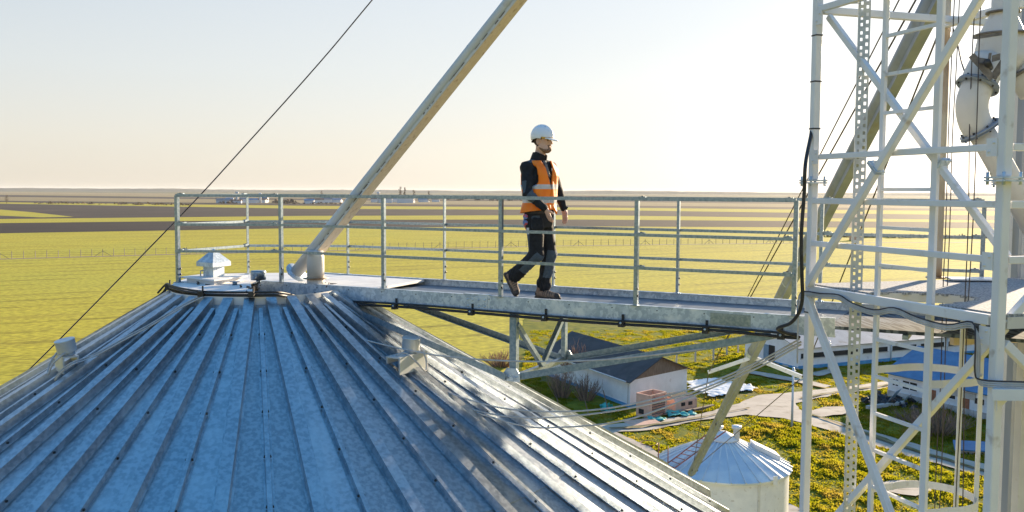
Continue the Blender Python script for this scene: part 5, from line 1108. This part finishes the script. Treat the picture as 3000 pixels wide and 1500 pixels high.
for wr, el, td, sd_, tdir in ((WR_R, EL_R, (.34, .10, -.80), (.55, .8, .2), (.55, .62, -.45)), (WR_L, EL_L, (.16, -.06, -.92), (-.35, -.9, 0), (.85, -.35, -.45))):
    F.cap(wr - (wr - el) * .1, wr + A_(*td) * .02, .026, .024, .015)
    d, lat, nrm = hand(F, wr, el, td, sd_, 1.0)
    td_ = A_(*tdir); td_ /= np.linalg.norm(td_); sgn = np.sign(lat @ A_(1, 0, 0)); b0 = wr + d * .028 + lat * sgn * .024; b1 = b0 + (d * .55 + lat * sgn * .6 + nrm * .35) * .042; b2 = b1 + (d * .85 + lat * sgn * .2 + nrm * .35) * .036; F.cap(b0, b1, .014, .0115, .008); F.cap(b1, b2, .0112, .0085, .004)
body = mesh_of('body', F, [M['skin']])
# hair and beard: shells of the head
F = Field((-.14, -.13, 1.56), (.16, .13, 1.88), .0042); head(F, .005); g = F.grid(); x, y, z = g[0] - HD[0], g[1] - HD[1], g[2] - HD[2]
F.v = np.maximum(F.v, mx([x - .004 - .9 * np.maximum(z, 0) + 0 * y + .02 * (z < -.03), -.055 - z + 0 * x - .5 * np.maximum(0, -x - .03), (np.sqrt((x + .016) ** 2 + (z + .003) ** 2 + 0 * y) * -1 + .034) * (np.abs(y) > .05) - .5 * (np.abs(y) <= .05)]))
mesh_of('hair', F, M['hair'])
F = Field((-.14, -.13, 1.56), (.16, .13, 1.88), .0038); head(F, .0035); x, y, z = [a - b for a, b in zip(F.grid(), HD)]
lipcut = np.sqrt(((x - .095) / .03) ** 2 + (y / .022) ** 2 + ((z + .056) / .0065) ** 2) - 1
gz = np.minimum(mx([.055 - x + 0 * y, z + .040 + 0 * y, np.abs(y) - .036 + 0 * x]), mx([-x - .01 + 0 * y, z + .084 + .35 * np.maximum(0, .05 - x) + 0 * y - .75 * np.maximum(0, .045 - x)]))
F.v = np.maximum(F.v, np.maximum(gz, -lipcut * .006)).astype(np.float32)
mesh_of('beard', F, M['beard'])
for s_ in (-1, 1):
    m = MB(); 
    F = Field(HD + (.055, s_ * .031 - .025, .0), HD + (.11, s_ * .031 + .025, .035), .0022); F.ell(HD + (.076, s_ * .031, .011), (.011, .015, .0075), 0); mesh_of('eye', F, M['eye'])
    F = Field(HD + (.05, s_ * .031 - .04, .01), HD + (.12, s_ * .031 + .04, .06), .0025); F.cap(HD + (.088, s_ * .016, .034), HD + (.072, s_ * .046, .034), .006, .005, 0); mesh_of('eyebrow', F, M['hair'])
# jacket
F = Field((-.40, -.42, .86), (.40, .46, 1.66), .005); add_torso(F, 0, .90, 1.50)
for a, b, c in ((SH_R, EL_R, WR_R), (SH_L, EL_L, WR_L)): F.cap((a + A_(-.035, 0, 1.53)) / 2, a, .05, .062, .05); F.cap(a, b, .064, .056, .03); F.cap(b, b + (c - b) * .93, .056, .040, .02)
F.v += wrinkle(F.grid(), .0045).astype(np.float32)
def reg_j(x, y, z):
    r = np.zeros(x.shape, int); P = np.stack([x, y, z], 1)
    def seg(a, b, lo, hi, cond):
        ba = b - a; t = (P - a) @ ba / (ba @ ba); dd = np.linalg.norm(P - a - np.clip(t, 0, 1)[:, None] * ba, axis=1); return (t > lo) & (t < hi) & (dd < .09) & cond
    r[seg(SH_R, EL_R, .56, 1.0, (x < EL_R[0] - .004)) | seg(EL_R, WR_R, .03, .42, y < -.2)] = 1
    r[(z > 1.50) & (np.abs(y) > .10) & (np.abs(y) < .2)] = 1
    r[seg(SH_L, EL_L, .56, 1.0, x < EL_L[0] - .004)] = 1
    return r
mesh_of('jacket', F, [M['jacket'], M['slate']], region=reg_j)
F = Field((-.18, -.16, 1.46), (.14, .16, 1.68), .004); x, y, z = F.grid(); cx = -.035 + (z - 1.54) * .28
rr = np.sqrt(((x - cx) / 1.12) ** 2 + y ** 2); d = np.abs(rr - (.080 - (z - 1.52) * .12)) - .0075; top = 1.618 - .45 * np.maximum(0, x + .02); d = np.maximum(d, np.maximum(z - top, 1.485 - z)); d = np.maximum(d, .012 - np.abs(y + .012) - (x < 0) * 1.0); F.v = d.astype(np.float32); mesh_of('collar', F, M['jacket'])
# zip fleece in the neck opening
F = Field((-.1, -.12, 1.2), (.2, .12, 1.56), .005); r, g = F.sl((-.1, -.12, 1.2), (.2, .12, 1.56)); d, lat, fw = torso_d(g, .004); d = mx([d, np.abs(lat + .0) - .02, 1.22 - g[2] + 0 * d, -fw, g[2] - 1.53 + 0 * d]); F.v = d.astype(np.float32); mesh_of('zip', F, M['zip'])
# vest
F = Field((-.34, -.36, .93), (.36, .36, 1.58), .005); g = F.grid(); dO, lat, fw = torso_d(g, .034, .012); dI, _, _ = torso_d(g, .016, .012); z = g[2]
fl = np.clip((1.06 - z) / .12, 0, 1); dO = dO - .016 * fl - wrinkle(g, .005, 20, 15) ; d = np.maximum(dO, -(dI - .012 * fl - wrinkle(g, .005, 20, 15)))
d = np.maximum(d, np.maximum(.972 + .02 * fw / .15 - z, z - 1.525))
arm = np.sqrt(((np.abs(lat) - .235) / .082) ** 2 + (np.maximum(np.abs(z - 1.385) - .07, 0) / .075) ** 2 + 0 * fw) - 1; d = np.maximum(d, -arm * .09)
vn = np.where(fw > -.0, np.abs(lat + .004) - (.004 + np.maximum(0, z - 1.22) * .23), np.abs(lat) - np.maximum(.06, 0) - .0 + (z < 1.515) * 1.0); d = np.maximum(d, -vn); F.v = d.astype(np.float32)
def reg_v(x, y, z): return np.where(((z > 1.215 + .02 * x) & (z < 1.265 + .02 * x)) | ((z > 1.065) & (z < 1.115)), 1, 0)
vest = mesh_of('safety_vest', F, [M['orange'], M['band']], region=reg_v)
F = Field((.05, -.10, .90), (.26, .16, 1.10), .005); x, y, z = F.grid(); F.cap((.115, .0, 1.08), (.17, .035, .955), .006, .006, 0); F.cap((.115, .0, 1.08), (.135, .08, 1.0), .006, .006, 0); F.cap((.17, .035, .955), (.135, .08, 1.0), .006, .006, 0)
for k in range(6): F.cap(A_(.115, 0, 1.08), A_(.17, .035, .955) + (A_(.135, .08, 1.0) - A_(.17, .035, .955)) * k / 5, .008, .012, .01)
mesh_of('vest_flap', F, M['orange'], vest)
# trousers
F = Field((-.46, -.34, .06), (.32, .34, 1.03), .005); r, g = F.sl((-.3, -.3, .74), (.3, .3, 1.03)); d, _, _ = torso_d(g, .004); d = np.maximum(d, np.maximum(.80 - g[2], g[2] - .99)); F.put(d.astype(np.float32), r, .03)
for a, b, c, e in ((HP_R, KN_R, AN_R, .90), (HP_L, KN_L, AN_L, .86)):
    a2_ = a + (0, 0, -.05); F.cap(a2_, b, .100, .080, .03); F.cap(b, b + (c - b) * e, .078, .070, .03); F.cap(b + (c - b) * .72, b + (c - b) * e, .068, .078, .02)
g = F.grid(); low = np.clip((.62 - g[2]) / .4, .15, 1); F.v += (wrinkle(g, .009, 46, 30) * low).astype(np.float32)
def reg_t(x, y, z):
    r = np.zeros(x.shape, int); P = np.stack([x, y, z], 1)
    for a, b, c, sg in ((HP_R, KN_R, AN_R, -1), (HP_L, KN_L, AN_L, 1)):
        sel = (y * sg > 0); ba = c - b; t = (P - b) @ ba / (ba @ ba); ax = b + np.clip(t, 0, 1)[:, None] * ba; ff = np.array([-ba[2], 0, ba[0]]); ff /= np.linalg.norm(ff); front = (P - ax) @ ff
        r[sel & (t > -.14) & (t < .62) & (front > .006) & (z < .60)] = 1
        ba = b - a; t = (P - a) @ ba / (ba @ ba); r[sel & (t > .02) & (t < .32) & (x > -.02) & (np.abs(y) > .075) & (x < .06)] = 1
        r[sel & (t > .42) & (t < .92) & (x < -.045) & (np.abs(y) > .06)] = 1
    r[(z > .952)] = 2
    return r
M['belt'] = mat('charcoal waistband', (.035, .033, .035), (.05, .048, .05), 40, .8)
mesh_of('trousers', F, [M['jacket'], M['slate'], M['belt']], region=reg_t)
# pocket on the thigh
F = Field((-.1, -.28, .6), (.16, -.02, .96), .005); x, y, z = F.grid(); F.cap((.02, -.19, .88), (.03, -.19, .80), .035, .04, 0); F.cap((.075, -.165, .88), (.08, -.165, .80), .03, .035, .03); mesh_of('holster_pocket', F, M['jacket'])
m_ = MB(); 
# shoes
def shoe(heel, toe, up, ankle):
    d = toe - heel; L = np.linalg.norm(d); d = d / L; up = up - d * (up @ d); up /= np.linalg.norm(up); lat = np.cross(up, d)
    lo = reduce(np.minimum, [heel, toe, ankle]) - .1; hi = mx([heel, toe, ankle]) + .12
    F = Field(lo, hi, .004); P = lambda a, b, c: heel + d * a * L + up * b + lat * c
    F.cap(P(.10, .055, 0), P(.45, .058, 0), .038, .040, .02); F.cap(P(.45, .055, 0), P(.83, .040, 0), .042, .034, .03); F.cap(P(.80, .038, .012), P(.88, .036, -.008), .032, .030, .02); F.cap(P(.14, .06, 0), P(.2, .125, 0), .040, .043, .03); F.cap(P(.2, .12, 0), ankle, .044, .045, .02)
    def reg(x, y, z): Q = np.stack([x, y, z], 1) - heel; a = Q @ d / L; b = Q @ up; return np.where((a > .80) | ((a > .35) & (a < .7) & (np.sin(a * 75) > .5) & (b > .05)) | ((a < .08) & (b < .07)), 1, 0)
    o = mesh_of('shoe', F, [M['shoe'], M['sole']], region=reg)
    F = Field(lo, hi, .004); F.cap(P(.08, .016, 0), P(.4, .014, 0), .040, .036, .01); F.cap(P(.4, .014, 0), P(.8, .016, .004), .036, .045, .02); F.cap(P(.78, .016, .004), P(.90, .020, 0), .044, .034, .02)
    x, y, z = F.grid(); hgt = (x - heel[0]) * up[0] + (y - heel[1]) * up[1] + (z - heel[2]) * up[2]; F.v = np.maximum(F.v, np.maximum(hgt - .03, -hgt)).astype(np.float32); mesh_of('sole', F, M['sole'], o)
    F = Field(lo, hi, .004)
    for k in range(4): F.cap(P(.36 + .09 * k, .10 - .012 * k, .018), P(.38 + .09 * k, .10 - .012 * k, -.018), .004, .004, 0)
    mesh_of('lace', F, M['sole'], o)
shoe(A_(-.105, .105, 0.0), A_(.205, .085, 0.0), A_(0, 0, 1), AN_L + (0, 0, .04))
shoe(A_(-.385, -.12, .275), A_(-.245, -.125, .03), A_(.86, 0, .5), AN_R + A_(.01, 0, .015))
# helmet
F = Field((-.16, -.14, 1.70), (.20, .14, 1.92), .0036); x, y, z = [a - b for a, b in zip(F.grid(), HD)]; tz = z - .048 - (x * -.06)
k0 = np.sqrt(((x + .006) / .128) ** 2 + (y / .108) ** 2 + (tz / .125) ** 2); d = np.abs((k0 - 1) * .11) - .004; d = np.maximum(d, -.022 + .018 * (x > .03) - tz - .25 * np.maximum(0, -.03 - x) + 0 * y)
d = np.minimum(d, np.maximum(np.sqrt((x + .006) ** 2 + 0 * z) * 0 + np.abs(y) - .012 + 0 * x, np.abs((k0 - 1.03) * .11) - .006) + (tz < .02) * 1)
br = np.sqrt(((x - .055) / .128) ** 2 + (y / .092) ** 2); brd = np.maximum(np.maximum((br - 1) * .1, np.abs(tz + .006 + .34 * np.maximum(0, x - .09) + 1.4 * y * y) - .0065), -x + .07); d = np.minimum(d, np.maximum(brd, -(k0 - .97) * .11)); F.v = d.astype(np.float32)
hel = mesh_of('helmet', F, M['helmet'])
F = Field((-.16, -.14, 1.70), (.20, .14, 1.92), .004); d = mx([np.abs((k0 - .92) * .11) * 1.0 - .004, np.abs(tz + .008) - .014 + 0 * y, .02 - x]) if False else None
x, y, z = [a - b for a, b in zip(F.grid(), HD)]; tz = z - .048 - (x * -.06); k0 = np.sqrt(((x + .006) / .124) ** 2 + (y / .103) ** 2 + (tz / .125) ** 2)
F.v = mx([np.abs((k0 - .95) * .11) - .004, np.abs(tz + .008) - .012 + 0 * y + 0 * x, .03 - x + 0 * k0]).astype(np.float32); mesh_of('headband', F, M['yellowband'], hel)
F = Field((-.16, -.14, 1.68), (.0, .14, 1.85), .004)
for s_ in (-1, 1): F.cap(HD + (-.02, s_ * .092, .05), HD + (-.105, s_ * .05, -.005), .006, .006, 0)
F.cap(HD + (-.105, .05, -.005), HD + (-.105, -.05, -.005), .010, .010, 0); mesh_of('strap', F, M['jacket'], hel)
for k in range(3):
    F = Field(HD + (-.03, -.06, .14), HD + (.09, .04, .19), .0025); c = HD + (.0 + .022 * k, -.045 + .004 * k, .048 + .1145 - .004 * k); F.ell(c, (.006, .006, .006), 0); mesh_of('vent', F, M['hole'], hel)
# wrist watch and hanging glasses
F = Field(WR_L - .07, WR_L + .07, .003); dd = (WR_L - EL_L) / np.linalg.norm(WR_L - EL_L); F.cap(WR_L - dd * .022, WR_L - dd * .008, .033, .033, 0); F.cap(WR_L - dd * .015 + (.02, .02, .01), WR_L - dd * .015 + (.027, .024, .012), .015, .014, 0); mesh_of('watch', F, M['black'])
wm = lambda q: GO + WD * q[0] + WN * q[1] + V(0, 0, q[2])
gl = thing('safety_glasses', 'blue and red safety glasses hanging from the worker\'s hip pocket', 'glasses', wm((-.11, -.175, .80)))
for k, dz in enumerate((.045, -.02)):
    m = MB(); c = wm((-.085, -.205, .875 + dz)); m.lathe(c, [(.001, -.004), (.026, -.003), (.028, 0), (.026, .003), (.001, .004)], 18, 0, (.15, -1, .1)); m.build('lens', M['lens'], gl)
m = MB(); c = wm((-.08, -.205, .83)); m.tube([c + V(-.02, 0, .07), c + V(-.03, -.004, .02), c + V(.0, -.006, -.04), c + V(.015, -.003, -.07)], .005, 6); m.build('frame', M['lens'], gl)
m = MB(); c = wm((-.055, -.205, .765)); m.box(c, (.013, .003, 0), (0, .004, 0), (0, 0, .035)); m.build('temple', M['plastic'], gl)
# ------------------------------------------------------------------ the air over the plain
HZ = bpy.data.meshes.new('haze'); b0, b1 = (-26500, -3200, -1.0), (26500, 24500, 62.0)
HZ.from_pydata([(x, y, z) for z in (b0[2], b1[2]) for x, y in ((b0[0], b0[1]), (b1[0], b0[1]), (b1[0], b1[1]), (b0[0], b1[1]))], [], [(3, 2, 1, 0), (4, 5, 6, 7), (0, 1, 5, 4), (1, 2, 6, 5), (2, 3, 7, 6), (3, 0, 4, 7)])
hm_ = bpy.data.materials.new('haze'); hm_.use_nodes = True; nt = hm_.node_tree; nt.nodes.clear(); o_ = nt.nodes.new('ShaderNodeOutputMaterial'); pv = nt.nodes.new('ShaderNodeVolumePrincipled')
pv.inputs['Color'].default_value = (.80, .82, .85, 1); pv.inputs['Density'].default_value = HAZE = 3.2e-5; pv.inputs['Anisotropy'].default_value = .15; nt.links.new(pv.outputs[0], o_.inputs['Volume'])
HZ.materials.append(hm_); hz = bpy.data.objects.new('haze', HZ); COL.objects.link(hz); tag(hz, 'pale even haze lying over the plain', 'haze', kind='stuff')
